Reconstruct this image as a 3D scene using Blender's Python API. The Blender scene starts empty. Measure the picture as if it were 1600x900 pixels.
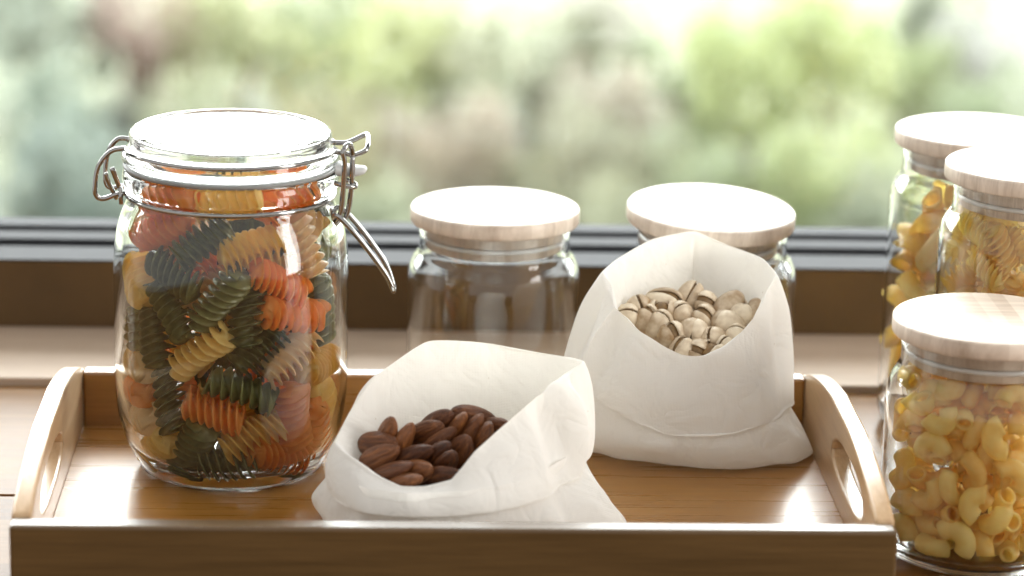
import bpy, bmesh, math, random
import numpy as np
from mathutils import Vector, Matrix, Euler, noise

PI = math.pi
rnd = random.Random(11)
scene = bpy.context.scene
COL = scene.collection

# ------------------------------------------------------------------ camera
cam_data = bpy.data.cameras.new('camera')
cam_data.sensor_width = 36.0
cam_data.lens = 100.0
cam_data.clip_start = 0.05
cam_data.clip_end = 200.0
cam = bpy.data.objects.new('camera', cam_data)
COL.objects.link(cam)
pitch, yaw, roll = 0.2677, 0.0495, 0.0242
fwd = Vector((math.sin(yaw) * math.cos(pitch), math.cos(yaw) * math.cos(pitch), -math.sin(pitch)))
rgt = Vector((math.cos(yaw), -math.sin(yaw), 0.0))
upv = rgt.cross(fwd)
r2 = rgt * math.cos(roll) + upv * math.sin(roll)
u2 = upv * math.cos(roll) - rgt * math.sin(roll)
CAMLOC = Vector((-0.0374, -1.2014, 0.4833))
cam.matrix_world = Matrix(((r2.x, u2.x, -fwd.x, CAMLOC.x), (r2.y, u2.y, -fwd.y, CAMLOC.y),
                           (r2.z, u2.z, -fwd.z, CAMLOC.z), (0, 0, 0, 1)))
cam_data.dof.use_dof = True
cam_data.dof.focus_distance = 1.405
cam_data.dof.aperture_fstop = 5.4
cam_data.dof.aperture_blades = 9
scene.camera = cam

# ------------------------------------------------------------------ light: dim room around, daylight through the window
world = bpy.data.worlds.new('World')
scene.world = world
world.use_nodes = True
wb = world.node_tree.nodes['Background']
wb.inputs['Color'].default_value = (1.0, 0.975, 0.945, 1)
wb.inputs['Strength'].default_value = 0.52

def area(name, loc, target, sx, sy, radiance, color):
    d = bpy.data.lights.new(name, 'AREA')
    d.shape = 'RECTANGLE'
    d.size, d.size_y = sx, sy
    d.energy = radiance * PI * sx * sy
    d.color = color
    o = bpy.data.objects.new(name, d)
    COL.objects.link(o)
    o.location = loc
    o.rotation_euler = (Vector(target) - Vector(loc)).to_track_quat('-Z', 'Y').to_euler()
    return o
# overcast sky outside the window, from low over the bank to high above the window
area('overcast_sky_light', (0.0, 12.75, 5.3), (0.0, 10.71, 3.29), 50.0, 9.3, 11.0, (0.97, 0.99, 1.0))
# a tall window on the room side, to the right behind the camera
area('room_window_light', (2.3, -0.9, 0.72), (0.0, 0.1, 0.3), 0.7, 1.8, 8.0, (1.0, 0.97, 0.93))

scene.view_settings.view_transform = 'Standard'
scene.view_settings.look = 'None'
scene.view_settings.exposure = 0.68
scene.view_settings.gamma = 1.0
scene.view_settings.use_curve_mapping = False
cy = scene.cycles
cy.max_bounces = 24
cy.transmission_bounces = 20
cy.glossy_bounces = 8
cy.diffuse_bounces = 5
cy.transparent_max_bounces = 16
cy.caustics_refractive = True
cy.caustics_reflective = True
cy.blur_glossy = 0.6
cy.sample_clamp_indirect = 25.0
cy.use_denoising = True

# ------------------------------------------------------------------ helpers
def link_obj(name, me, mat=None, parent=None):
    o = bpy.data.objects.new(name, me)
    COL.objects.link(o)
    if mat and not me.materials:
        me.materials.append(mat)
    if parent:
        o.parent = parent
    return o

def mesh_obj(name, verts, faces, mat, parent=None, smooth=True):
    me = bpy.data.meshes.new(name)
    me.from_pydata([tuple(v) for v in verts], [], faces)
    me.update()
    if smooth:
        me.polygons.foreach_set('use_smooth', [True] * len(me.polygons))
    return link_obj(name, me, mat, parent)

def empty(name, loc, rot=(0, 0, 0)):
    o = bpy.data.objects.new(name, None)
    COL.objects.link(o)
    o.location = loc
    o.rotation_euler = rot
    o.empty_display_size = 0.02
    return o

def tag(o, label, cat=None, group=None, kind=None):
    if label: o['label'] = label
    if cat: o['category'] = cat
    if group: o['group'] = group
    if kind: o['kind'] = kind
    return o

def crom(p, n, closed=False, k_=0.5):
    """Catmull-Rom through points, n samples per span."""
    p = [Vector(q) for q in p]
    m = len(p); out = []
    for i in range(m if closed else m - 1):
        a = p[(i - 1) % m] if (closed or i > 0) else p[0] * 2 - p[1]
        b = p[i]; c = p[(i + 1) % m]
        d = p[(i + 2) % m] if (closed or i + 2 < m) else p[-1] * 2 - p[-2]
        for k in range(n):
            t = k / n
            m0 = (c - a) * k_; m1 = (d - b) * k_; t2 = t * t; t3 = t2 * t
            out.append(b * (2 * t3 - 3 * t2 + 1) + m0 * (t3 - 2 * t2 + t) + c * (3 * t2 - 2 * t3) + m1 * (t3 - t2))
    if not closed:
        out.append(p[-1])
    return out

def lathe(prof, seg=96, dense=0, close=False):
    """Revolve (r, z) points; ends at r == 0 become poles; close joins last to first ring."""
    pr = [Vector((r, 0, z)) for r, z in prof]
    if dense:
        pr = crom(pr, dense)
    V, F, rings = [], [], []
    for p in pr:
        if p.x < 1e-6:
            V.append((0, 0, p.z)); rings.append([len(V) - 1])
        else:
            base = len(V)
            for k in range(seg):
                a = 2 * PI * k / seg
                V.append((p.x * math.cos(a), p.x * math.sin(a), p.z))
            rings.append(list(range(base, base + seg)))
    pairs = list(zip(rings, rings[1:]))
    if close:
        pairs.append((rings[-1], rings[0]))
    for A, B in pairs:
        for k in range(seg):
            k2 = (k + 1) % seg
            if len(A) == 1 and len(B) == 1: continue
            if len(A) == 1: F.append((A[0], B[k2], B[k]))
            elif len(B) == 1: F.append((A[k], A[k2], B[0]))
            else: F.append((A[k], A[k2], B[k2], B[k]))
    return V, F

def tube(pts, r, seg=10, closed=False, n=6, taper=None):
    c = crom(pts, n, closed)
    m = len(c); V, F = [], []
    nrm = None
    for i, p in enumerate(c):
        t = (c[(i + 1) % m] - c[i - 1]) if closed else (c[min(i + 1, m - 1)] - c[max(i - 1, 0)])
        t.normalize()
        if nrm is None:
            nrm = t.orthogonal().normalized()
        nrm = (nrm - t * nrm.dot(t)).normalized()
        b = t.cross(nrm)
        rr = r if taper is None else r * taper(i / (m - 1))
        for k in range(seg):
            a = 2 * PI * k / seg
            V.append(p + (nrm * math.cos(a) + b * math.sin(a)) * rr)
    for i in range(m if closed else m - 1):
        j = (i + 1) % m
        for k in range(seg):
            k2 = (k + 1) % seg
            F.append((i * seg + k, i * seg + k2, j * seg + k2, j * seg + k))
    if not closed:
        F.append(tuple(range(seg - 1, -1, -1)))
        F.append(tuple((m - 1) * seg + k for k in range(seg)))
    return V, F

def join(parts):
    V, F = [], []
    for v, f in parts:
        b = len(V)
        V += [Vector(q) for q in v]
        F += [tuple(b + i for i in q) for q in f]
    return V, F

def box(x0, x1, y0, y1, z0, z1):
    V = [(x, y, z) for x in (x0, x1) for y in (y0, y1) for z in (z0, z1)]
    F = [(0, 1, 3, 2), (4, 6, 7, 5), (0, 4, 5, 1), (2, 3, 7, 6), (0, 2, 6, 4), (1, 5, 7, 3)]
    return V, F

def bevel(o, w, seg=3):
    m = o.modifiers.new('bevel', 'BEVEL')
    m.width = w; m.segments = seg; m.limit_method = 'ANGLE'; m.angle_limit = math.radians(35)
    m.harden_normals = False
    return o

def boxo(name, dims, mat, parent=None, bev=0.0008):
    o = mesh_obj(name, *box(*dims), mat, parent, smooth=False)
    return bevel(o, bev) if bev else o

ORD = ['', 'second ', 'third ', 'fourth ', 'fifth ', 'sixth ', 'seventh ', 'eighth ', 'ninth ', 'tenth ', 'eleventh ', 'twelfth ', 'thirteenth ', 'fourteenth ', 'fifteenth ',
       'sixteenth ', 'seventeenth ', 'eighteenth ', 'nineteenth ', 'twentieth ']

# ------------------------------------------------------------------ materials
def new_mat(name):
    m = bpy.data.materials.new(name)
    m.use_nodes = True
    nt = m.node_tree
    return m, nt, nt.nodes, nt.links, nt.nodes['Principled BSDF'], nt.nodes['Material Output']

def ramp(N, stops):
    r = N.new('ShaderNodeValToRGB')
    e = r.color_ramp.elements
    e[0].position, e[0].color = stops[0][0], (*stops[0][1], 1)
    e[1].position, e[1].color = stops[-1][0], (*stops[-1][1], 1)
    for p, c in stops[1:-1]:
        x = e.new(p); x.color = (*c, 1)
    return r

def bamboo(name, dark, light, rough=0.3, scale=(4, 90, 90), coat=0.0, strip=0.0, seedaxis=1, grain=0.5, spec=0.5, stripc=0.45):
    """Laminated bamboo: long grain, strip-by-strip tone, fine streaks."""
    m, nt, N, L, B, out = new_mat(name)
    tc = N.new('ShaderNodeTexCoord')
    mp = N.new('ShaderNodeMapping'); mp.inputs['Scale'].default_value = scale
    L.new(tc.outputs['Object'], mp.inputs[0])
    n1 = N.new('ShaderNodeTexNoise'); n1.inputs['Scale'].default_value = 1.6; n1.inputs['Detail'].default_value = 7
    n1.inputs['Roughness'].default_value = 0.62
    L.new(mp.outputs[0], n1.inputs['Vector'])
    n2 = N.new('ShaderNodeTexNoise'); n2.inputs['Scale'].default_value = 9; n2.inputs['Detail'].default_value = 3
    L.new(mp.outputs[0], n2.inputs['Vector'])
    add = N.new('ShaderNodeMath'); add.operation = 'MULTIPLY_ADD'
    L.new(n2.outputs[0], add.inputs[0]); add.inputs[1].default_value = 0.35; L.new(n1.outputs[0], add.inputs[2])
    fac = add.outputs[0]
    if strip:
        sx = N.new('ShaderNodeSeparateXYZ'); L.new(tc.outputs['Object'], sx.inputs[0])
        dv = N.new('ShaderNodeMath'); dv.operation = 'DIVIDE'; L.new(sx.outputs[seedaxis], dv.inputs[0]); dv.inputs[1].default_value = strip
        fl = N.new('ShaderNodeMath'); fl.operation = 'FLOOR'; L.new(dv.outputs[0], fl.inputs[0])
        wn = N.new('ShaderNodeTexWhiteNoise'); wn.noise_dimensions = '1D'; L.new(fl.outputs[0], wn.inputs['W'])
        a2 = N.new('ShaderNodeMath'); a2.operation = 'MULTIPLY_ADD'
        L.new(wn.outputs['Value'], a2.inputs[0]); a2.inputs[1].default_value = stripc; L.new(fac, a2.inputs[2])
        sb = N.new('ShaderNodeMath'); sb.operation = 'SUBTRACT'; L.new(a2.outputs[0], sb.inputs[0]); sb.inputs[1].default_value = stripc * 0.5
        fac = sb.outputs[0]
    mid = tuple((a + b) / 2 for a, b in zip(dark, light))
    r = ramp(N, [(0.4, dark), (0.68, mid), (0.98, light)])
    L.new(fac, r.inputs[0]); L.new(r.outputs[0], B.inputs['Base Color'])
    rr = N.new('ShaderNodeMapRange'); rr.inputs['To Min'].default_value = rough * 0.8; rr.inputs['To Max'].default_value = rough * 1.25
    L.new(n1.outputs[0], rr.inputs['Value']); L.new(rr.outputs[0], B.inputs['Roughness'])
    bp = N.new('ShaderNodeBump'); bp.inputs['Strength'].default_value = grain * 0.25; bp.inputs['Distance'].default_value = 0.0004
    L.new(n2.outputs[0], bp.inputs['Height']); L.new(bp.outputs[0], B.inputs['Normal'])
    B.inputs['Coat Weight'].default_value = coat; B.inputs['Coat Roughness'].default_value = 0.12
    B.inputs['Specular IOR Level'].default_value = spec
    return m

def plain(name, col, rough=0.5, metal=0.0, var=0.0, scale=40, spec=0.5, bump=0.0):
    m, nt, N, L, B, out = new_mat(name)
    tc = N.new('ShaderNodeTexCoord')
    n = N.new('ShaderNodeTexNoise'); n.inputs['Scale'].default_value = scale; n.inputs['Detail'].default_value = 5
    L.new(tc.outputs['Object'], n.inputs['Vector'])
    r = ramp(N, [(0.3, tuple(c * (1 - var) for c in col)), (0.7, tuple(min(1, c * (1 + var)) for c in col))])
    L.new(n.outputs[0], r.inputs[0]); L.new(r.outputs[0], B.inputs['Base Color'])
    B.inputs['Roughness'].default_value = rough
    B.inputs['Metallic'].default_value = metal
    B.inputs['Specular IOR Level'].default_value = spec
    if bump:
        bp = N.new('ShaderNodeBump'); bp.inputs['Strength'].default_value = bump; bp.inputs['Distance'].default_value = 0.001
        L.new(n.outputs[0], bp.inputs['Height']); L.new(bp.outputs[0], B.inputs['Normal'])
    return m

def glass(name, tint=(0.985, 1.0, 0.992), wobble=0.0):
    m, nt, N, L, B, out = new_mat(name)
    B.inputs['Base Color'].default_value = (*tint, 1)
    B.inputs['Transmission Weight'].default_value = 1.0
    B.inputs['Roughness'].default_value = 0.0
    B.inputs['IOR'].default_value = 1.47
    if wobble:
        tc = N.new('ShaderNodeTexCoord')
        n = N.new('ShaderNodeTexNoise'); n.inputs['Scale'].default_value = 45; n.inputs['Detail'].default_value = 1
        L.new(tc.outputs['Object'], n.inputs['Vector'])
        bp = N.new('ShaderNodeBump'); bp.inputs['Strength'].default_value = wobble; bp.inputs['Distance'].default_value = 0.002
        L.new(n.outputs[0], bp.inputs['Height']); L.new(bp.outputs[0], B.inputs['Normal'])
    return m

def cloth_mat():
    m, nt, N, L, B, out = new_mat('cotton_cloth')
    tc = N.new('ShaderNodeTexCoord')
    # weave relief from two crossed fine waves in UV-free object space
    w1 = N.new('ShaderNodeTexWave'); w1.bands_direction = 'X'; w1.inputs['Scale'].default_value = 420; w1.inputs['Distortion'].default_value = 1.0
    w2 = N.new('ShaderNodeTexWave'); w2.bands_direction = 'Z'; w2.inputs['Scale'].default_value = 420; w2.inputs['Distortion'].default_value = 1.0
    for w in (w1, w2): L.new(tc.outputs['Object'], w.inputs['Vector'])
    ad = N.new('ShaderNodeMath'); L.new(w1.outputs['Fac'], ad.inputs[0]); L.new(w2.outputs['Fac'], ad.inputs[1])
    n = N.new('ShaderNodeTexNoise'); n.inputs['Scale'].default_value = 130; n.inputs['Detail'].default_value = 5
    L.new(tc.outputs['Object'], n.inputs['Vector'])
    a2 = N.new('ShaderNodeMath'); a2.operation = 'MULTIPLY_ADD'; L.new(n.outputs[0], a2.inputs[0]); a2.inputs[1].default_value = 3.0; L.new(ad.outputs[0], a2.inputs[2])
    bp = N.new('ShaderNodeBump'); bp.inputs['Strength'].default_value = 0.22; bp.inputs['Distance'].default_value = 0.0004
    L.new(a2.outputs[0], bp.inputs['Height'])
    n3 = N.new('ShaderNodeTexNoise'); n3.inputs['Scale'].default_value = 46; n3.inputs['Detail'].default_value = 3; n3.inputs['Distortion'].default_value = 0.5
    L.new(tc.outputs['Object'], n3.inputs['Vector'])
    rg = N.new('ShaderNodeMath'); rg.operation = 'SUBTRACT'; L.new(n3.outputs[0], rg.inputs[0]); rg.inputs[1].default_value = 0.5
    ra = N.new('ShaderNodeMath'); ra.operation = 'ABSOLUTE'; L.new(rg.outputs[0], ra.inputs[0])
    b0 = N.new('ShaderNodeBump'); b0.inputs['Strength'].default_value = 0.55; b0.inputs['Distance'].default_value = 0.006
    L.new(ra.outputs[0], b0.inputs['Height']); L.new(b0.outputs[0], bp.inputs['Normal'])
    # sparse dark flecks of unbleached cotton
    v = N.new('ShaderNodeTexVoronoi'); v.inputs['Scale'].default_value = 95; v.feature = 'F1'
    mp = N.new('ShaderNodeMapping'); mp.inputs['Scale'].default_value = (1, 1, 0.55)
    L.new(tc.outputs['Object'], mp.inputs[0]); L.new(mp.outputs[0], v.inputs['Vector'])
    r = ramp(N, [(0.018, (0.5, 0.4, 0.3)), (0.034, (0.93, 0.918, 0.885))])
    L.new(v.outputs['Distance'], r.inputs[0])
    d = N.new('ShaderNodeBsdfDiffuse'); d.inputs['Roughness'].default_value = 0.4
    t = N.new('ShaderNodeBsdfTranslucent'); t.inputs['Color'].default_value = (0.95, 0.92, 0.86, 1)
    L.new(r.outputs[0], d.inputs['Color'])
    L.new(bp.outputs[0], d.inputs['Normal']); L.new(bp.outputs[0], t.inputs['Normal'])
    mx = N.new('ShaderNodeMixShader'); mx.inputs[0].default_value = 0.34
    L.new(d.outputs[0], mx.inputs[1]); L.new(t.outputs[0], mx.inputs[2])
    L.new(mx.outputs[0], out.inputs['Surface'])
    return m

def pasta_mat(name, c0, c1, trans, rough=0.42):
    """Dry pasta: waxy, a little translucent, mottled."""
    m, nt, N, L, B, out = new_mat(name)
    tc = N.new('ShaderNodeTexCoord'); oi = N.new('ShaderNodeObjectInfo')
    n = N.new('ShaderNodeTexNoise'); n.inputs['Scale'].default_value = 190; n.inputs['Detail'].default_value = 4
    L.new(tc.outputs['Object'], n.inputs['Vector'])
    ad = N.new('ShaderNodeMath'); ad.operation = 'MULTIPLY_ADD'
    L.new(oi.outputs['Random'], ad.inputs[0]); ad.inputs[1].default_value = 0.5
    L.new(n.outputs[0], ad.inputs[2])
    r = ramp(N, [(0.35, c0), (1.05, c1)]); L.new(ad.outputs[0], r.inputs[0])
    L.new(r.outputs[0], B.inputs['Base Color']); B.inputs['Roughness'].default_value = rough
    B.inputs['Specular IOR Level'].default_value = 0.4
    bp = N.new('ShaderNodeBump'); bp.inputs['Strength'].default_value = 0.12; bp.inputs['Distance'].default_value = 0.0004
    L.new(n.outputs[0], bp.inputs['Height']); L.new(bp.outputs[0], B.inputs['Normal'])
    t = N.new('ShaderNodeBsdfTranslucent'); L.new(r.outputs[0], t.inputs['Color'])
    mx = N.new('ShaderNodeMixShader'); mx.inputs[0].default_value = trans
    L.new(B.outputs[0], mx.inputs[1]); L.new(t.outputs[0], mx.inputs[2]); L.new(mx.outputs[0], out.inputs['Surface'])
    return m

def almond_mat():
    m, nt, N, L, B, out = new_mat('almond_skin')
    tc = N.new('ShaderNodeTexCoord'); oi = N.new('ShaderNodeObjectInfo')
    mp = N.new('ShaderNodeMapping'); mp.inputs['Scale'].default_value = (45, 330, 330)
    L.new(tc.outputs['Object'], mp.inputs[0])
    n = N.new('ShaderNodeTexNoise'); n.inputs['Scale'].default_value = 1.6; n.inputs['Detail'].default_value = 5; n.inputs['Roughness'].default_value = 0.65
    n.inputs['Distortion'].default_value = 0.6
    L.new(mp.outputs[0], n.inputs['Vector'])
    ad = N.new('ShaderNodeMath'); ad.operation = 'MULTIPLY_ADD'
    L.new(oi.outputs['Random'], ad.inputs[0]); ad.inputs[1].default_value = 0.36; L.new(n.outputs[0], ad.inputs[2])
    r = ramp(N, [(0.40, (0.026, 0.007, 0.002)), (0.62, (0.105, 0.031, 0.008)), (1.05, (0.33, 0.12, 0.032))])
    L.new(ad.outputs[0], r.inputs[0]); L.new(r.outputs[0], B.inputs['Base Color'])
    B.inputs['Roughness'].default_value = 0.4
    bp = N.new('ShaderNodeBump'); bp.inputs['Strength'].default_value = 1.0; bp.inputs['Distance'].default_value = 0.0018
    L.new(n.outputs[0], bp.inputs['Height']); L.new(bp.outputs[0], B.inputs['Normal'])
    return m

def leaf_mat(name, col):
    m, nt, N, L, B, out = new_mat(name)
    tc = N.new('ShaderNodeTexCoord')
    n = N.new('ShaderNodeTexNoise'); n.inputs['Scale'].default_value = 6; n.inputs['Detail'].default_value = 4
    L.new(tc.outputs['Object'], n.inputs['Vector'])
    r = ramp(N, [(0.3, tuple(c * 0.6 for c in col)), (0.7, tuple(min(0.9, c * 1.35) for c in col))])
    L.new(n.outputs[0], r.inputs[0]); L.new(r.outputs[0], B.inputs['Base Color'])
    B.inputs['Roughness'].default_value = 0.45
    t = N.new('ShaderNodeBsdfTranslucent'); L.new(r.outputs[0], t.inputs['Color'])
    mx = N.new('ShaderNodeMixShader'); mx.inputs[0].default_value = 0.35
    L.new(B.outputs[0], mx.inputs[1]); L.new(t.outputs[0], mx.inputs[2]); L.new(mx.outputs[0], out.inputs['Surface'])
    return m

M = {
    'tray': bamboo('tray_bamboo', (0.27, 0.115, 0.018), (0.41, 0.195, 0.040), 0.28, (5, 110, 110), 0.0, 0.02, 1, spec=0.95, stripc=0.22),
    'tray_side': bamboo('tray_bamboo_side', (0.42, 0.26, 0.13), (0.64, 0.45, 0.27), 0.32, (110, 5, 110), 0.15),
    'tray_rail_shaded': bamboo('tray_bamboo_shaded', (0.058, 0.031, 0.009), (0.140, 0.078, 0.026), 0.32, (4, 110, 110), 0.15),  # same bamboo as the tray floor, front shade painted in as darker colour
    'table': bamboo('table_bamboo', (0.11, 0.048, 0.012), (0.21, 0.105, 0.032), 0.22, (3, 60, 60), 0.0, 0.03, 1, spec=0.03),
    'lid': bamboo('lid_bamboo', (0.44, 0.34, 0.26), (0.80, 0.69, 0.58), 0.42, (9, 160, 20), 0.0, 0.0075, 0, stripc=0.3),
    'glass': glass('clear_glass', wobble=0.03),
    'glass_thin': glass('jar_glass', (0.99, 1.0, 0.995)),
    'steel': plain('steel_wire', (0.36, 0.355, 0.345), 0.09, 1.0, 0.05, 300),
    'gasket': plain('rubber_gasket', (0.22, 0.22, 0.21), 0.5, 0, 0.05),
    'tab': plain('rubber_tab', (0.5, 0.5, 0.49), 0.5, 0, 0.05),
    'silicone': plain('silicone_seal', (0.75, 0.74, 0.72), 0.4, 0, 0.03),
    'cloth': cloth_mat(),
    'bronze': plain('bronze_aluminium', (0.085, 0.047, 0.015), 0.4, 0.0, 0.2, 14, 0.4),
    'track': plain('track_aluminium', (0.04, 0.041, 0.045), 0.6, 0.0, 0.1, 80, 0.05),
    'groove': plain('track_painted_shade', (0.008, 0.008, 0.008), 0.7, 0, 0.1, 40, 0.1),  # near-black, so the shade inside the grooves is put into the colour
    'sill': bamboo('sill_wood', (0.36, 0.265, 0.19), (0.47, 0.36, 0.27), 0.5, (4, 40, 60), spec=0.15),
    'almond': almond_mat(),
    'shell': pasta_mat('pistachio_shell', (0.34, 0.21, 0.10), (0.84, 0.72, 0.54), 0.08, 0.42),
    'kernel': plain('pistachio_kernel', (0.22, 0.13, 0.05), 0.55, 0, 0.5, 260, bump=0.3),
    'orange': pasta_mat('pasta_orange', (0.84, 0.31, 0.05), (1.0, 0.54, 0.16), 0.5, 0.3),
    'yellow': pasta_mat('pasta_yellow', (0.84, 0.54, 0.11), (0.98, 0.78, 0.30), 0.5, 0.3),
    'green': pasta_mat('pasta_green', (0.045, 0.052, 0.015), (0.25, 0.25, 0.09), 0.3, 0.32),
    'straw': pasta_mat('pasta_straw', (0.80, 0.54, 0.22), (0.96, 0.76, 0.42), 0.42, 0.34),  # also on one orange spiral, the glass's hazy reflection painted into its colour
    'durum': pasta_mat('pasta_durum', (0.93, 0.69, 0.21), (1.0, 0.90, 0.44), 0.62, 0.34),
}

# ------------------------------------------------------------------ resting poses (x, y, z, rx, ry, rz)
FUS = [[-0.136,0.1433,0.1573,-2.47,-0.41,-0.72,0],[-0.1089,0.1332,0.1586,-0.39,-0.23,0.04,1],[-0.0829,0.1434,0.1563,-2.87,-0.47,0.79,0],[-0.1405,0.1436,0.1409,1.81,0.43,2.54,0],[-0.1208,0.131,0.1391,0.99,-0.58,0.02,2],[-0.0984,0.1299,0.1358,-0.12,-0.24,0.34,1],[-0.0745,0.1454,0.1337,-1.79,-1.23,3.13,3],[-0.1342,0.1338,0.1221,1.62,0.46,-0.59,2],[-0.0853,0.1332,0.1187,-2.76,0.5,0.58,0],[-0.1523,0.157,0.1136,-0.89,0.4,-1.32,1],[-0.1349,0.1348,0.1038,-2.62,-0.87,2.32,2],[-0.1126,0.1271,0.112,-1.47,-0.88,-0.32,2],[-0.1002,0.1297,0.1039,-0.13,1.12,-1.87,2],[-0.0669,0.1572,0.0994,0.74,-1.48,-2.8,2],[-0.1523,0.1574,0.0692,-0.06,0.17,1.85,3],[-0.1437,0.1427,0.0873,-1.85,-1.12,1.9,2],[-0.1219,0.1286,0.0849,-0.35,-0.66,-0.41,1],[-0.0937,0.1318,0.0855,-2.27,0.53,-2.4,2],[-0.1021,0.1277,0.0665,-1.76,0.38,0.09,2],[-0.0794,0.1379,0.0798,-1.45,-0.48,0.76,3],[-0.0787,0.1388,0.0493,-0.61,-1.4,-1.73,0],[-0.1372,0.1378,0.0569,1.37,-1.05,1.9,2],[-0.1157,0.1272,0.0544,2.87,0.27,-0.16,0],[-0.0979,0.1292,0.0425,1.49,-0.42,0.14,1],[-0.1494,0.1527,0.0425,-2.0,-0.3,-1.21,3],[-0.1418,0.1459,0.0314,-2.4,-0.49,-1.15,1],[-0.1263,0.1326,0.0354,0.95,-0.91,-0.9,2],[-0.07,0.1531,0.0393,0.73,-1.0,-1.53,0],[-0.0658,0.1609,0.0483,2.36,-0.92,-1.64,1],[-0.0867,0.1385,0.0294,1.8,0.3,0.82,0],[-0.1098,0.1326,0.0274,2.12,-0.0,-0.0,2],[-0.1523,0.1571,0.0553,-0.13,-0.22,-1.27,0],[-0.0677,0.1563,0.0691,-1.07,0.06,1.14,1],[-0.1523,0.1572,0.0921,-2.47,-1.05,1.61,2],[-0.0794,0.1376,0.1006,-0.92,0.23,0.73,0],[-0.1199,0.209,0.1106,-3.02,-0.79,-1.15,2],[-0.0863,0.2049,0.0922,2.48,0.24,2.84,0],[-0.1029,0.1882,0.143,-0.23,-0.27,-0.91,1],[-0.0937,0.2092,0.1108,2.21,-0.76,-2.59,2],[-0.1309,0.1619,0.0777,1.92,0.76,-0.27,1],[-0.0696,0.184,0.0879,-2.09,0.86,1.75,1],[-0.1289,0.1672,0.1163,0.53,-0.47,0.23,0],[-0.1138,0.1759,0.0447,0.64,0.92,-1.27,0],[-0.0784,0.1649,0.0818,-1.51,-0.23,-2.21,0],[-0.0928,0.188,0.109,-1.31,-0.01,-2.89,2],[-0.1276,0.193,0.1198,-1.65,1.36,-0.98,3],[-0.0873,0.1999,0.0272,-0.18,-0.0,-0.42,2],[-0.1089,0.1688,0.079,0.06,0.39,-1.66,2],[-0.0767,0.1757,0.1218,-2.58,0.4,2.91,2],[-0.1365,0.1727,0.0559,2.49,0.48,-1.3,0],[-0.12,0.1848,0.071,1.25,0.03,0.46,0],[-0.082,0.161,0.068,0.06,-0.26,-2.11,0],[-0.0808,0.1615,0.1462,1.38,-0.77,-2.63,1],[-0.1406,0.1678,0.1338,0.62,0.23,-0.15,3],[-0.1304,0.1526,0.1357,-1.14,-1.17,1.61,3],[-0.1398,0.1919,0.0377,-0.13,-0.44,2.97,1],[-0.1526,0.1812,0.0571,-0.82,-1.3,2.7,2],[-0.1005,0.1991,0.1002,2.2,0.44,-0.77,2],[-0.1221,0.1958,0.0535,-2.32,-0.18,-3.05,2],[-0.0962,0.1745,0.1329,-0.13,-0.33,-0.94,2],[-0.085,0.1916,0.0836,-1.93,0.53,1.74,2],[-0.1346,0.1815,0.1439,2.52,-1.2,2.87,3],[-0.131,0.1711,0.0352,2.3,0.52,-0.78,2],[-0.143,0.1906,0.1241,1.26,-1.05,-1.92,2],[-0.0798,0.2029,0.1247,1.24,0.84,-0.22,3],[-0.0827,0.2077,0.0479,-1.56,-0.51,2.39,0],[-0.0938,0.1773,0.0531,-0.34,-0.44,-3.03,0],[-0.1081,0.1979,0.0356,0.42,0.54,-1.25,1],[-0.0941,0.197,0.0406,-2.29,-0.11,1.81,2],[-0.1253,0.2066,0.0913,2.65,-0.66,-3.05,3],[-0.1267,0.1718,0.097,3.13,-0.58,2.57,2],[-0.0778,0.182,0.1448,2.08,-0.29,-0.69,2],[-0.0874,0.1792,0.0679,-1.13,0.1,-2.15,2],[-0.0854,0.1899,0.1264,1.78,-0.39,-0.29,1],[-0.0893,0.1639,0.1193,0.5,-0.28,3.01,1],[-0.0965,0.16,0.0978,-1.02,-0.06,-0.35,1],[-0.1186,0.1637,0.1067,-2.18,-0.23,0.78,3],[-0.1355,0.2028,0.0694,2.87,0.57,-2.71,0],[-0.0855,0.1705,0.033,1.59,-0.52,-1.24,3]]
FUSN = 35
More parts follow.
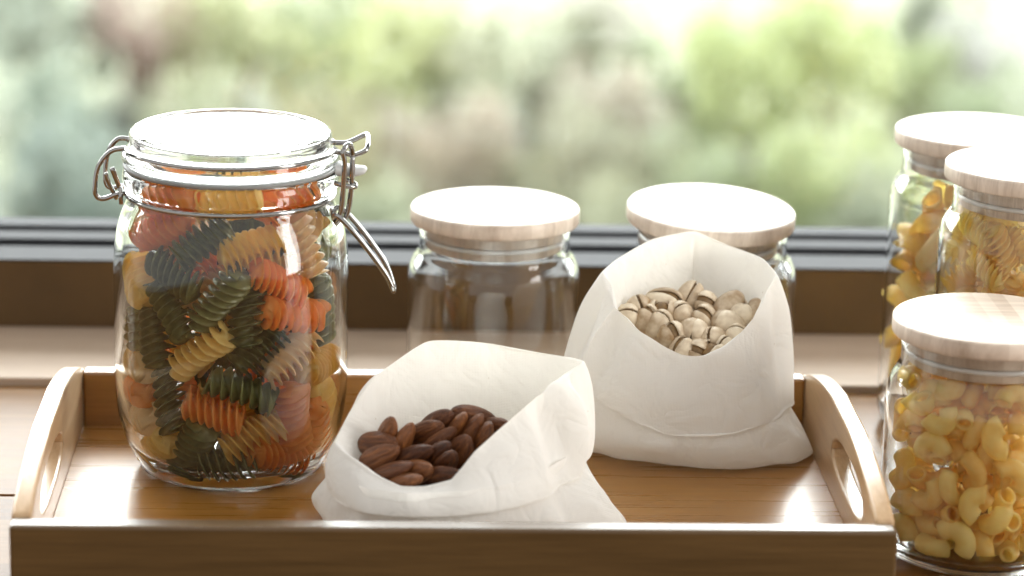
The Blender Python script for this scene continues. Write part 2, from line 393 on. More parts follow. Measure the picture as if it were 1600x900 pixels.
ELB = [[0.2355,0.0832,0.0579,-1.52,-0.41,-1.16],[0.2262,0.0769,0.063,2.47,-0.2,1.18],[0.2734,0.0872,0.0415,-2.7,-0.38,-0.69],[0.2206,0.0745,0.0792,-0.47,0.96,-0.02],[0.2553,0.0643,0.0892,0.0,-0.0,-0.46],[0.2391,0.0605,0.0292,3.13,0.54,2.27],[0.2715,0.0666,0.0892,-3.14,0.0,0.38],[0.2167,0.0807,0.0428,-1.57,0.09,-1.38],[0.2485,0.0739,0.0462,-2.57,-0.88,1.9],[0.2185,0.0793,0.0675,-0.8,-1.06,1.0],[0.2584,0.0628,0.0482,0.32,-0.03,0.06],[0.2255,0.063,0.0376,1.57,0.72,-0.91],[0.264,0.0908,0.0154,0.63,0.12,-0.55],[0.2375,0.0602,0.073,-1.12,-0.74,1.2],[0.2707,0.0827,0.0292,-0.18,0.11,0.03],[0.2584,0.0702,0.0737,-2.84,-0.66,2.31],[0.2436,0.0862,0.0768,2.32,-0.87,2.95],[0.2729,0.0713,0.0403,-2.49,0.39,1.61],[0.2347,0.0725,0.0338,-2.71,-0.66,-0.75],[0.2751,0.0736,0.02,0.14,0.02,-2.65],[0.2478,0.0705,0.059,2.5,1.17,-2.75],[0.2617,0.0606,0.0193,-3.11,-0.28,2.26],[0.2198,0.0831,0.0892,3.14,-0.0,2.45],[0.2466,0.0764,0.0296,2.24,0.49,0.03],[0.2552,0.0519,0.0281,0.88,0.61,-1.82],[0.2622,0.0699,0.0355,2.62,-0.75,1.59],[0.2442,0.0705,0.0876,0.73,-0.7,-0.79],[0.2279,0.0908,0.0113,-3.14,-0.0,-2.46],[0.2309,0.0898,0.0517,-1.74,-0.67,1.16],[0.2432,0.0528,0.0521,1.98,0.15,-0.87],[0.2528,0.0499,0.0691,1.56,0.21,3.12],[0.232,0.087,0.0367,0.51,0.84,2.55],[0.2483,0.0559,0.0142,-0.01,-1.43,0.53],[0.2447,0.0511,0.0369,-1.55,-0.34,2.91],[0.2313,0.0958,0.0172,-0.87,-0.32,-1.55],[0.2618,0.0508,0.0506,-1.55,-0.79,0.12],[0.2185,0.077,0.0278,-2.86,-1.45,0.02],[0.2442,0.0888,0.013,-2.23,0.79,1.4],[0.2415,0.0753,0.078,-0.86,-0.73,2.6],[0.2813,0.0868,0.013,-2.3,0.75,-0.74],[0.2511,0.0612,0.0391,2.58,-0.51,-3.1],[0.2607,0.0576,0.0113,-3.14,-0.0,0.53],[0.2442,0.0673,0.0216,-0.75,0.63,-2.45],[0.2763,0.0916,0.0242,-2.91,1.01,-2.16],[0.2229,0.0932,0.038,0.28,-0.68,-1.43],[0.2512,0.0646,0.0798,-0.85,-0.83,1.44],[0.2165,0.0942,0.0647,-1.56,-0.15,1.41],[0.2709,0.0907,0.0559,2.78,-1.14,-1.45],[0.2383,0.0683,0.0565,-2.58,-1.06,2.74],[0.2653,0.063,0.058,-2.72,0.64,-0.37],[0.228,0.095,0.0875,-2.39,-0.69,0.76],[0.266,0.078,0.0563,0.31,-0.25,0.01],[0.2359,0.0761,0.0113,3.14,-0.0,0.69],[0.2446,0.0586,0.0687,1.11,0.43,-2.21],[0.2623,0.0733,0.0202,-2.38,0.31,-2.86],[0.2287,0.0628,0.0113,0.0,-0.0,-2.67],[0.2723,0.0562,0.0227,-2.22,0.04,-0.16],[0.2631,0.082,0.0757,0.57,0.52,-3.07],[0.2686,0.0705,0.0113,3.14,-0.0,1.42],[0.2747,0.0721,0.0541,1.33,0.29,-1.82],[0.2425,0.0914,0.027,0.41,-0.64,0.95],[0.2269,0.0876,0.0696,2.09,-0.73,1.76],[0.2282,0.0765,0.0829,3.08,-1.34,-2.73],[0.2418,0.082,0.0428,0.15,0.56,-0.4],[0.2278,0.0702,0.0429,0.02,0.87,1.51],[0.2443,0.0746,0.0172,-2.22,-0.7,0.57],[0.226,0.0625,0.0614,-2.45,-1.43,-3.08],[0.2285,0.0726,0.0533,-0.52,-0.91,0.82],[0.2402,0.0884,0.0886,-2.94,-0.25,-0.36],[0.233,0.0646,0.0892,3.14,-0.0,-0.78],[0.2384,0.0534,0.0188,1.61,-0.85,-0.52],[0.235,0.0571,0.0422,1.61,0.63,-2.21],[0.2698,0.0672,0.08,-0.06,0.32,-1.07],[0.2506,0.0574,0.0595,1.26,-0.02,-2.08],[0.2408,0.091,0.066,-2.3,0.54,1.51],[0.2227,0.0936,0.0285,2.9,-0.27,0.57],[0.271,0.0777,0.0707,2.57,-0.91,0.99],[0.2633,0.0804,0.0481,2.88,0.91,-1.24],[0.226,0.0853,0.0201,0.07,0.21,-2.1],[0.2287,0.073,0.0216,-0.94,0.85,2.63],[0.2173,0.0786,0.0141,-0.14,-1.47,-2.75],[0.2642,0.0575,0.0737,-2.22,-1.43,2.0],[0.2733,0.0897,0.0797,-0.23,0.36,0.01],[0.2618,0.0526,0.0872,-2.62,-0.96,1.33],[0.2617,0.0585,0.0312,-1.56,0.49,2.04],[0.2284,0.06,0.0753,-1.64,0.95,-0.87],[0.2256,0.0979,0.0495,-2.28,1.27,0.48]]
FUSB = [[0.2882,0.1818,0.1011,2.33,0.18,-1.67],[0.2844,0.2074,0.0751,-0.43,-0.92,-3.12],[0.2877,0.1784,0.043,-0.93,1.44,2.23],[0.2683,0.1872,0.0332,-0.81,-0.4,1.39],[0.2779,0.1934,0.0483,-2.53,0.17,-0.36],[0.2766,0.2137,0.0215,0.54,-0.01,-1.91],[0.2818,0.1876,0.1103,1.25,-0.27,-0.6],[0.2717,0.1862,0.0126,-0.29,0.19,-2.83],[0.2802,0.1742,0.0852,2.58,0.87,-1.09],[0.2797,0.1843,0.0543,0.92,-0.53,1.2],[0.2666,0.2093,0.1155,2.34,-0.37,-3.01],[0.2834,0.2018,0.0302,-1.06,0.47,-2.47],[0.2729,0.207,0.0642,-2.43,-0.35,0.46],[0.2707,0.1725,0.1185,-3.04,0.58,-0.8],[0.2889,0.1707,0.1294,-1.81,0.7,-0.91],[0.2799,0.1945,0.0378,-1.7,0.27,-1.3],[0.2826,0.1774,0.015,1.46,0.58,-3.06],[0.2838,0.2067,0.0482,-1.61,0.63,0.64],[0.2951,0.1738,0.0114,1.23,-0.0,0.82],[0.2775,0.1827,0.0646,-2.51,-0.14,2.89],[0.2757,0.1772,0.0382,2.87,0.51,-1.29],[0.2823,0.1914,0.0801,-0.32,-0.62,-1.75],[0.2828,0.1684,0.0437,-1.73,-0.57,3.07],[0.2666,0.214,0.1295,0.68,-1.11,-1.0],[0.2677,0.1856,0.1349,0.97,-0.43,2.13],[0.2758,0.1831,0.0753,1.42,0.14,-0.26],[0.2829,0.1654,0.0595,-2.16,-0.22,-0.54],[0.2981,0.1724,0.0308,-0.85,-0.49,-1.75],[0.28,0.1774,0.1073,-1.93,-0.71,-0.81],[0.2994,0.2138,0.0246,0.74,-0.45,-2.09],[0.2675,0.2138,0.0157,-1.43,0.29,1.06],[0.2711,0.2075,0.0437,2.48,0.52,-2.21],[0.2716,0.1983,0.0149,0.84,0.24,-3.08],[0.293,0.1692,0.0542,0.97,0.81,-0.98],[0.2659,0.193,0.0237,-0.8,-0.08,2.78],[0.2834,0.2112,0.1295,1.07,0.08,-0.39],[0.2636,0.2132,0.0489,2.76,-1.32,0.05],[0.279,0.2021,0.138,2.62,0.03,-2.69],[0.2779,0.2091,0.0976,3.0,-1.16,-1.81],[0.2895,0.1643,0.0211,2.18,-0.35,0.1],[0.2923,0.1666,0.1074,2.76,0.91,-2.69],[0.2767,0.205,0.1236,0.74,0.8,0.12],[0.2816,0.1723,0.0251,1.15,-0.52,-0.05],[0.2686,0.2042,0.0873,-1.47,-0.38,-1.84],[0.266,0.2098,0.0289,1.31,-0.13,-1.61],[0.2833,0.1982,0.1002,-2.76,-0.22,0.2],[0.2645,0.2014,0.1084,-0.05,-0.55,-0.52],[0.2908,0.1754,0.0866,1.43,0.62,-1.17],[0.2823,0.2016,0.0901,1.11,-0.45,0.64],[0.2769,0.1814,0.1207,0.71,1.04,2.87],[0.2981,0.182,0.0438,-0.21,0.53,-0.85],[0.2822,0.1915,0.1204,-1.55,-0.29,-0.68],[0.2861,0.2131,0.1034,3.09,-1.22,-2.03],[0.2702,0.1734,0.0967,-0.62,-1.0,-0.78],[0.267,0.1804,0.0498,-0.39,-0.66,1.7],[0.2838,0.1833,0.0268,-2.4,0.0,0.19],[0.2856,0.1912,0.0924,-0.33,0.36,0.62],[0.2733,0.1897,0.1267,-2.93,0.86,-3.07],[0.2764,0.1704,0.1304,1.65,1.11,-0.17],[0.2862,0.1725,0.0699,-2.17,0.03,-2.47],[0.2683,0.2121,0.1015,-2.2,0.61,-1.78]]
PEN = [[0.3046,0.2642,0.0843,1.96,-0.49,-2.96],[0.2981,0.2728,0.0838,2.39,1.43,-3.04],[0.3068,0.2957,0.0811,-2.88,0.02,0.9],[0.284,0.2729,0.0788,1.99,-0.1,2.16],[0.2582,0.2976,0.0939,0.38,0.11,-2.12],[0.2751,0.2838,0.0447,-1.41,0.11,-0.73],[0.2833,0.3006,0.119,0.37,-0.58,-2.73],[0.2757,0.2578,0.0916,0.75,-0.74,0.07],[0.2875,0.2854,0.0291,-1.27,0.23,1.59],[0.2691,0.2636,0.0114,-0.6,-0.0,2.49],[0.3042,0.3007,0.1139,0.03,-0.3,-1.79],[0.269,0.2723,0.1204,-2.94,0.3,2.65],[0.3155,0.2914,0.0383,-0.34,-1.02,-1.77],[0.3096,0.2782,0.0807,-1.32,0.96,1.51],[0.3093,0.2917,0.0567,-2.61,0.38,-2.45],[0.3054,0.2811,0.0948,1.87,-0.16,-0.3],[0.3122,0.2936,0.1117,0.34,-0.96,-0.9],[0.2708,0.2653,0.0306,2.24,0.13,-0.32],[0.3033,0.2539,0.0868,2.69,1.42,0.84],[0.2635,0.2935,0.0586,2.06,0.51,-2.89],[0.2635,0.3036,0.0313,-3.08,-0.34,1.28],[0.2855,0.3015,0.0496,-2.69,1.27,-2.9],[0.2682,0.2829,0.0705,-3.13,1.21,0.6],[0.2752,0.2881,0.11,3.13,0.83,2.05],[0.2816,0.2954,0.0867,1.83,-0.13,-2.94],[0.2867,0.283,0.0114,2.09,-0.0,-2.08],[0.3199,0.2797,0.014,-2.72,0.17,-1.76],[0.2766,0.268,0.0727,-0.34,0.71,-0.1],[0.2755,0.3041,0.0852,-2.93,-0.09,0.22],[0.2981,0.2997,0.0573,-0.42,-1.0,-1.26],[0.262,0.2903,0.107,-2.77,-0.2,-1.07],[0.2536,0.3023,0.0399,-0.7,1.44,-2.03],[0.3086,0.2913,0.0937,0.17,0.8,0.11],[0.3114,0.2716,0.0325,-0.63,-0.36,-1.9],[0.2851,0.2875,0.105,-2.84,0.23,-1.28],[0.2801,0.2614,0.044,-1.68,-0.69,-1.38],[0.3079,0.2608,0.0483,1.75,0.2,0.64],[0.298,0.2764,0.0212,-2.7,-0.04,-0.32],[0.276,0.2965,0.0772,2.36,-0.06,-2.82],[0.2989,0.2669,0.0272,-1.97,1.4,-1.45],[0.2584,0.2803,0.0672,-1.72,-0.18,2.08],[0.2889,0.2808,0.0673,-1.23,1.13,-1.27],[0.2978,0.2538,0.027,0.95,-0.94,-2.83],[0.3034,0.2622,0.0594,0.73,0.01,0.38],[0.2724,0.2734,0.0507,0.44,0.09,2.57],[0.2827,0.2876,0.0384,2.51,0.13,2.63],[0.3189,0.3009,0.1076,-2.58,0.76,-1.14],[0.2842,0.2623,0.018,-1.28,0.4,0.85],[0.3071,0.3012,0.0515,2.82,-0.62,1.17],[0.257,0.2726,0.0761,0.91,0.37,-1.23],[0.2836,0.2828,0.0532,-2.43,-0.59,-2.27],[0.2674,0.2981,0.0182,0.83,-0.34,1.86],[0.3103,0.2679,0.1094,1.8,-0.23,-1.95],[0.2912,0.2602,0.1178,-1.69,-0.49,-2.25],[0.266,0.291,0.1181,-1.66,0.7,1.24],[0.2845,0.2921,0.0576,0.42,0.33,2.66],[0.2774,0.2648,0.1083,1.61,-0.69,0.58],[0.2721,0.2538,0.0437,-1.67,0.84,-0.43],[0.2583,0.2684,0.0215,1.9,0.21,-1.02],[0.2948,0.2499,0.0814,0.09,1.43,0.21],[0.2626,0.2638,0.0437,-3.08,0.87,-1.09],[0.3038,0.2823,0.0326,-1.23,-0.94,-0.81],[0.2733,0.2847,0.024,2.32,0.2,-1.55],[0.2916,0.2951,0.1211,-2.89,0.49,-1.72],[0.2662,0.2605,0.1137,-1.83,0.99,2.84],[0.3173,0.3009,0.0485,3.08,-0.29,-1.12],[0.2903,0.2876,0.1286,-1.23,-0.0,-2.99],[0.2639,0.2798,0.0258,-0.59,1.12,2.52],[0.2663,0.272,0.1008,0.03,0.39,-0.16],[0.309,0.2763,0.1201,2.16,-0.38,-2.74],[0.2674,0.2817,0.0963,2.75,0.4,-0.17]]
ALM = [[0.0095,0.0899,0.0644,-1.27,0.23,0.2],[0.0082,0.0822,0.0596,-2.91,-1.04,-0.43],[0.0007,0.084,0.0606,-2.52,-0.84,-1.07],[0.0202,0.0842,0.0609,-1.14,-0.42,-0.9],[0.0142,0.079,0.0576,0.99,-0.91,-1.2],[-0.0078,0.0859,0.0617,-1.26,-0.78,-0.66],[-0.0127,0.0818,0.0591,1.97,-0.59,-0.57],[-0.0074,0.0768,0.0561,-0.56,-0.77,-0.29],[-0.0246,0.0763,0.0555,-0.15,-1.12,-0.36],[-0.0356,0.0761,0.0554,-1.68,-0.25,-0.65],[-0.0315,0.0801,0.0578,-1.5,-0.98,-1.14],[-0.0348,0.0687,0.0512,-1.53,-0.57,-0.34],[-0.0193,0.0687,0.0514,-0.91,-0.55,-0.66],[-0.0081,0.0695,0.0519,-0.3,-0.81,-0.88],[-0.0042,0.0647,0.0493,0.01,-0.81,-1.2],[0.0033,0.0726,0.0536,-0.97,-0.97,-1.02],[-0.0289,0.061,0.0472,3.13,-0.44,-0.47],[-0.017,0.0607,0.0472,-1.15,-0.41,-0.91],[-0.0055,0.0577,0.0457,-0.85,-0.39,-0.74],[-0.023,0.0545,0.0439,2.98,-0.43,-0.78],[0.0149,0.097,0.0543,2.83,-0.55,1.47],[0.0084,0.0865,0.0432,0.69,-0.1,-1.91],[0.0018,0.089,0.0485,2.45,0.45,-2.82],[0.0199,0.0849,0.0456,-1.3,-0.34,-1.04],[0.0116,0.0783,0.0464,-0.77,-0.75,3.08],[-0.0066,0.0939,0.05,-0.88,1.34,-0.93],[-0.0108,0.086,0.048,-1.23,0.12,-1.05],[-0.0081,0.0819,0.0412,2.96,-0.24,-0.17],[-0.0275,0.0802,0.0426,-0.43,-0.14,2.16],[-0.0364,0.0812,0.0406,1.04,-1.38,2.9],[-0.0276,0.0892,0.0476,-0.94,0.13,-0.52],[-0.0312,0.0728,0.0367,0.81,1.18,2.0],[-0.0167,0.0736,0.0383,-0.38,0.0,2.05],[-0.0078,0.0739,0.0356,2.28,-1.23,0.55],[-0.0005,0.0704,0.0357,0.28,-0.43,-2.54],[0.0074,0.0756,0.0382,-2.69,-0.1,2.73],[-0.0306,0.0639,0.0363,2.68,-0.43,2.58],[-0.0196,0.0683,0.0295,-1.72,-0.24,0.81]]
ALMN = 20
PIS = [[0.0973,0.1965,0.0887,-1.18,-0.79,-1.67],[0.1098,0.2,0.0913,1.98,-0.26,-0.62],[0.1088,0.1935,0.0864,-1.57,-0.99,-1.75],[0.119,0.1925,0.0861,0.78,-0.94,-1.95],[0.13,0.1903,0.0847,2.75,-0.95,-1.87],[0.1427,0.1865,0.082,1.41,0.84,0.53],[0.1236,0.2027,0.0934,-0.45,-1.14,0.1],[0.1319,0.1992,0.0909,-0.15,-0.64,-1.9],[0.1439,0.1967,0.0894,-2.62,-0.67,0.32],[0.1071,0.1865,0.0818,2.39,-1.11,-1.39],[0.1131,0.1803,0.0779,-0.84,-1.02,-1.84],[0.1241,0.1823,0.0793,1.79,0.91,1.47],[0.1347,0.1791,0.0774,-1.39,-0.6,-2.09],[0.1255,0.1723,0.0732,-0.31,-0.48,-1.76],[0.1321,0.1678,0.071,0.38,-1.45,-1.24],[0.1388,0.1734,0.0739,0.8,-1.18,-1.62],[0.117,0.1717,0.073,-1.07,-1.34,0.18],[0.1566,0.192,0.0862,0.35,-0.77,1.77],[0.0903,0.1915,0.0852,-0.41,-0.74,-1.21],[0.1002,0.1903,0.0843,2.32,-1.06,-1.31],[0.1493,0.1921,0.0862,1.78,0.75,1.47],[0.1466,0.1786,0.0774,0.62,-1.09,-2.41],[0.0943,0.2008,0.0736,-2.44,0.57,-2.63],[0.1089,0.2079,0.078,2.24,-0.71,-2.8],[0.1087,0.1979,0.0693,0.96,1.28,-2.99],[0.1209,0.1975,0.0715,-1.1,-0.91,1.1],[0.1309,0.1933,0.0676,-1.09,-0.98,-1.35],[0.1443,0.1923,0.0681,-1.81,-0.24,-0.89],[0.1249,0.2115,0.082,0.21,0.9,-1.5],[0.1334,0.2039,0.0731,0.93,-1.31,-1.81],[0.1457,0.2025,0.0762,-2.17,-0.7,2.78],[0.1006,0.1881,0.0691,2.57,0.03,1.82],[0.1111,0.1842,0.0635,2.13,0.1,-1.54],[0.123,0.1853,0.0632,-2.59,-0.93,-2.29],[0.136,0.185,0.0607,2.0,0.86,0.89],[0.1279,0.1771,0.0561,2.86,-1.0,-1.64],[0.1339,0.1661,0.0561,1.91,0.43,3.0],[0.1451,0.1782,0.0615,-1.47,0.34,-2.12]]
PISN = 22


# ------------------------------------------------------------------ setting: table, sill, window
table = empty('table_top', (0, 0, 0)); tag(table, None, kind='structure')
for y0, y1 in ((-1.15, -0.9557), (-0.9543, -0.7707), (-0.7693, -0.5857), (-0.5843, -0.4007), (-0.3993, -0.2157), (-0.2143, -0.0307), (-0.0293, 0.1548), (0.1562, 0.3395)):
    boxo('plank', (-0.62, 0.62, y0, y1, -0.03, 0.0), M['table'], table, 0.0012)

sill = boxo('window_sill', (-0.9, 0.9, 0.3412, 0.4530, -0.03, 0.0040), M['sill'], None, 0.0012)
tag(sill, None, kind='structure')

win = empty('window_frame', (0, 0.4435, 0.0043))
tag(win, 'dark bronze aluminium window frame with stepped sliding tracks behind the jars', 'window')
def wpart(name, y0, y1, z0, z1, mat, bev=0.0006):
    return boxo(name, (-0.9, 0.9, (y0 - 0.342) * 1.08, (y1 - 0.342) * 1.08, (z0 - 0.0337) * 1.08, (z1 - 0.0337) * 1.08), mat, win, bev)
wpart('frame_face', 0.3425, 0.353, 0.0337, 0.0712, M['bronze'])
wpart('ledge', 0.3420, 0.3585, 0.0713, 0.0722, M['track'])
wpart('ledge', 0.3595, 0.3740, 0.0400, 0.0716, M['track'])
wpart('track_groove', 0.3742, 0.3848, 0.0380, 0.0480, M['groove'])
wpart('track_rail', 0.3850, 0.4030, 0.0400, 0.0730, M['track'])
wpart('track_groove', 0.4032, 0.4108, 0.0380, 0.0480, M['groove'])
wpart('track_rail', 0.4110, 0.4290, 0.0400, 0.0742, M['track'])
gm, nt, N, L, B, out = new_mat('window_glass')
tr = N.new('ShaderNodeBsdfTransparent'); tr.inputs['Color'].default_value = (0.97, 0.985, 0.975, 1)
gl = N.new('ShaderNodeBsdfGlossy'); gl.inputs['Roughness'].default_value = 0.0
fr = N.new('ShaderNodeFresnel'); fr.inputs['IOR'].default_value = 1.4
mx = N.new('ShaderNodeMixShader')
L.new(fr.outputs[0], mx.inputs[0]); L.new(tr.outputs[0], mx.inputs[1]); L.new(gl.outputs[0], mx.inputs[2]); L.new(mx.outputs[0], out.inputs['Surface'])
mesh_obj('pane', *box(-0.9, 0.9, 0.420 - 0.342, 0.424 - 0.342, 0.0640 - 0.034, 1.25), gm, win, smooth=False)

# ------------------------------------------------------------------ garden beyond the window
gnd_mat = leaf_mat('garden_ground_mat', (0.20, 0.215, 0.125))
V, F = [], []
nx, ny = 60, 40
for j in range(ny + 1):
    for i in range(nx + 1):
        x = -14 + 28 * i / nx; y = 2.5 + 14.5 * j / ny
        z = -3.6 + max(0, (y - 5.0)) * 0.29 + 0.10 * noise.noise((x * 0.9, y * 0.9, 3.0)) + 0.03 * noise.noise((x * 5, y * 5, 1.0))
        V.append((x, y, z))
for j in range(ny):
    for i in range(nx):
        a = j * (nx + 1) + i
        F.append((a, a + 1, a + nx + 2, a + nx + 1))
gnd = mesh_obj('garden_ground', V, F, gnd_mat); tag(gnd, None, kind='structure')

def ground_z(x, y):
    return -3.6 + max(0, (y - 5.0)) * 0.29 + 0.10 * noise.noise((x * 0.9, y * 0.9, 3.0))

def foliage_mesh(seed, n=900):
    rr = random.Random(seed); V, F = [], []
    clumps = [(Vector((rr.uniform(-.75, .75), rr.uniform(-.6, .6), rr.uniform(.25, .95))), rr.uniform(.22, .4)) for _ in range(9)]
    for _ in range(n):
        c, r = rr.choice(clumps)
        d = Vector((rr.gauss(0, 1), rr.gauss(0, 1), rr.gauss(0, 1))).normalized()
        p = c + d * r * rr.uniform(.55, 1.05)
        if p.z < 0.04: p.z = 0.04
        a = (d + Vector((rr.gauss(0, .6), rr.gauss(0, .6), rr.gauss(0, .6)))).normalized()
        s = a.orthogonal().normalized(); l = rr.uniform(.08, .15); w = l * .42
        b = len(V); s2 = a.cross(s)
        fold = a * 0.0 + s2 * (w * 0.25)
        V += [p, p + a * l * .5 + s * w + fold, p + a * l, p + a * l * .5 - s * w + fold]
        F += [(b, b + 1, b + 2), (b, b + 2, b + 3)]
    return V, F
def stem_mesh(seed):
    rr = random.Random(seed + 50); parts = []
    for _ in range(6):
        e = Vector((rr.uniform(-.55, .55), rr.uniform(-.45, .45), rr.uniform(.5, .85)))
        parts.append(tube([(e.x * .05, e.y * .05, -0.15), (e.x * .3, e.y * .3, e.z * .45), e], 0.025, 6, n=4, taper=lambda t: 1 - .7 * t))
    return join(parts)
FOL = []
for s in range(4):
    v, f = foliage_mesh(s); me = bpy.data.meshes.new('foliage'); me.from_pydata([tuple(q) for q in v], [], f); me.update()
    v, f = stem_mesh(s); ms = bpy.data.meshes.new('stem'); ms.from_pydata([tuple(q) for q in v], [], f); ms.update()
    FOL.append((me, ms))
bark = plain('shrub_bark', (0.16, 0.11, 0.07), 0.8, 0, 0.3, 20)
# (x, y, half width, foliage tone, tone word)
SHRUBS = [
    (-1.44, 10.44, 0.395, (0.4, 0.48, 0.36), 'pale grey-green'),
    (-0.99, 10.56, 0.293, (0.6, 0.4, 0.33), 'pinkish brown'),
    (-1.03, 10.14, 0.155, (0.1, 0.12, 0.09), 'small dark'),
    (-1.29, 9.74, 0.300, (0.3, 0.4, 0.3), 'dull green'),
    (-1.30, 9.16, 0.310, (0.34, 0.44, 0.38), 'blue-grey'),
    (-1.03, 9.36, 0.291, (0.32, 0.42, 0.33), 'grey-green'),
    (-0.62, 10.46, 0.371, (0.52, 0.56, 0.22), 'yellow-green'),
    (-0.28, 10.64, 0.296, (0.4, 0.48, 0.24), 'olive'),
    (-0.04, 10.20, 0.364, (0.62, 0.68, 0.26), 'bright lime'),
    (-0.11, 9.58, 0.297, (0.56, 0.54, 0.28), 'straw-green'),
    (0.22, 10.48, 0.346, (0.56, 0.58, 0.34), 'pale olive'),
    (0.23, 9.54, 0.297, (0.56, 0.46, 0.32), 'tan'),
    (0.44, 9.84, 0.203, (0.27, 0.36, 0.33), 'small blue-green'),
    (0.62, 10.34, 0.317, (0.52, 0.56, 0.36), 'sage'),
    (0.73, 9.54, 0.322, (0.48, 0.48, 0.3), 'khaki'),
    (0.87, 10.62, 0.297, (0.68, 0.66, 0.54), 'cream'),
    (0.96, 9.92, 0.281, (0.6, 0.52, 0.38), 'beige'),
    (1.20, 10.30, 0.290, (0.34, 0.46, 0.18), 'leaf-green'),
    (1.12, 9.46, 0.296, (0.42, 0.5, 0.26), 'moss-green'),
    (1.46, 10.04, 0.336, (0.62, 0.72, 0.26), 'vivid lime'),
    (1.79, 10.20, 0.393, (0.7, 0.8, 0.3), 'large vivid yellow-green'),
    (1.56, 9.42, 0.320, (0.58, 0.68, 0.3), 'light lime'),
    (1.91, 9.54, 0.274, (0.66, 0.72, 0.46), 'pale lime'),
    (2.14, 10.38, 0.266, (0.46, 0.56, 0.22), 'fresh green'),
    (2.34, 10.76, 0.247, (0.12, 0.17, 0.07), 'dark green'),
    (2.52, 10.50, 0.269, (0.66, 0.66, 0.62), 'silvery'),
    (2.46, 9.96, 0.284, (0.44, 0.54, 0.3), 'soft green'),
    (-0.71, 9.60, 0.297, (0.5, 0.54, 0.32), 'faded green'),
    (1.80, 9.14, 0.265, (0.6, 0.66, 0.48), 'whitish green'),
    (0.97, 9.12, 0.264, (0.5, 0.52, 0.3), 'dusty green'),
    (-0.01, 9.10, 0.286, (0.48, 0.54, 0.32), 'dim green'),
    (-0.65, 9.08, 0.261, (0.5, 0.56, 0.34), 'light moss'),
]
ss = sorted(range(len(SHRUBS)), key=lambda k: SHRUBS[k][1])
rank = {}
for band in range(4):
    row = sorted(ss[band * 8:(band + 1) * 8], key=lambda k: SHRUBS[k][0])
    for i, k in enumerate(row): rank[k] = (('lowest', 'second', 'third', 'highest')[band], i)
for k, (x, y, hw, tone, word) in enumerate(SHRUBS):
    e = empty('garden_shrub', (x, y, ground_z(x, y)), (0, 0, k * 1.3))
    e.scale = (hw, hw, hw * 1.6)
    r, i = rank[k]
    tag(e, 'blurred ' + word + ' shrub outside, ' + ('leftmost' if i == 0 else ORD[i] + 'from the left') + ' in the ' + r + ' row', 'shrub', 'shrubs on the garden bank')
    me, ms = FOL[k % 4]
    link_obj('foliage', me.copy(), leaf_mat('leaf_tone', tuple(c * 0.50 + 0.12 for c in tone)), e)
    link_obj('stem', ms, bark, e)

# ------------------------------------------------------------------ bamboo tray
W2, DEP, ZF, ZR, TH = 0.200, 0.2437, 0.012, 0.041, 0.0092
tray = empty('serving_tray', (0, 0, 0))
tag(tray, 'bamboo serving tray with arched handle ends holding the clip-top jar and two pouches', 'tray')
boxo('base_panel', (-W2 + TH, W2 - TH, 0.0112, DEP - 0.0112, 0.004, ZF), M['tray'], tray, 0.0004)
boxo('front_rail', (-W2 + 0.0003, W2 - 0.0003, 0.0, 0.011, 0.0005, ZR), M['tray_rail_shaded'], tray, 0.0016)
boxo('back_rail', (-W2 + TH + .0003, W2 - TH - .0003, DEP - 0.011, DEP, 0.0005, ZR), M['tray'], tray, 0.0016)
def handle_panel(x0, x1):
    ys = [0.0113 + (DEP - 0.0115) * i / 72 for i in range(73)]
    h0, h1 = 0.044, 0.140
    top = lambda y: ZR - 0.0004 + 0.0175 * min(1.0, math.sin(PI * max(0.0, min(1.0, (y - 0.008) / (DEP - 0.012)))) ** 0.75 * 1.06)
    ys += [h0, h1]; ys = sorted(set(ys))
    def hole(y):
        if y <= h0 or y >= h1: return None
        t = (y - h0) / (h1 - h0); s = (1 - abs(2 * t - 1) ** 2.6) ** (1 / 2.0)
        zc = 0.0335
        return zc - 0.0085 * s, zc + 0.0115 * s
    V, F, idx = [], [], []
    for y in ys:
        hl = hole(y); zt = top(y)
        if hl is None:
            zc = 0.0335; hl = (zc, zc)
        row = []
        for x in (x0, x1):
            for z in (0.0005, hl[0], hl[1], zt):
                V.append((x, y, z)); row.append(len(V) - 1)
        idx.append(row)
    for a, b in zip(idx, idx[1:]):
        F.append((a[0], a[1], b[1], b[0])); F.append((a[2], a[3], b[3], b[2]))
        F.append((a[4], b[4], b[5], a[5])); F.append((a[6], b[6], b[7], a[7]))
        F.append((a[3], a[7], b[7], b[3])); F.append((a[0], b[0], b[4], a[4]))
        F.append((a[1], a[5], b[5], b[1])); F.append((a[2], b[2], b[6], a[6]))
    for r, s in ((idx[0], 1), (idx[-1], -1)):
        F.append((r[0], r[4], r[5], r[1]) if s > 0 else (r[0], r[1], r[5], r[4]))
        F.append((r[2], r[6], r[7], r[3]) if s > 0 else (r[2], r[3], r[7], r[6]))
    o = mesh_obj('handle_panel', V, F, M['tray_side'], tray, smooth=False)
    bm = bmesh.new(); bm.from_mesh(o.data)
    bmesh.ops.remove_doubles(bm, verts=bm.verts, dist=1e-6)
    bmesh.ops.dissolve_degenerate(bm, edges=bm.edges, dist=1e-7)
    inner = [f for f in bm.faces if f.calc_area() < 1e-12]
    bmesh.ops.delete(bm, geom=inner, context='FACES')
    bmesh.ops.recalc_face_normals(bm, faces=bm.faces)
    bm.to_mesh(o.data); bm.free()
    bevel(o, 0.0014, 2)
handle_panel(-W2, -W2 + TH)
handle_panel(W2 - TH, W2)

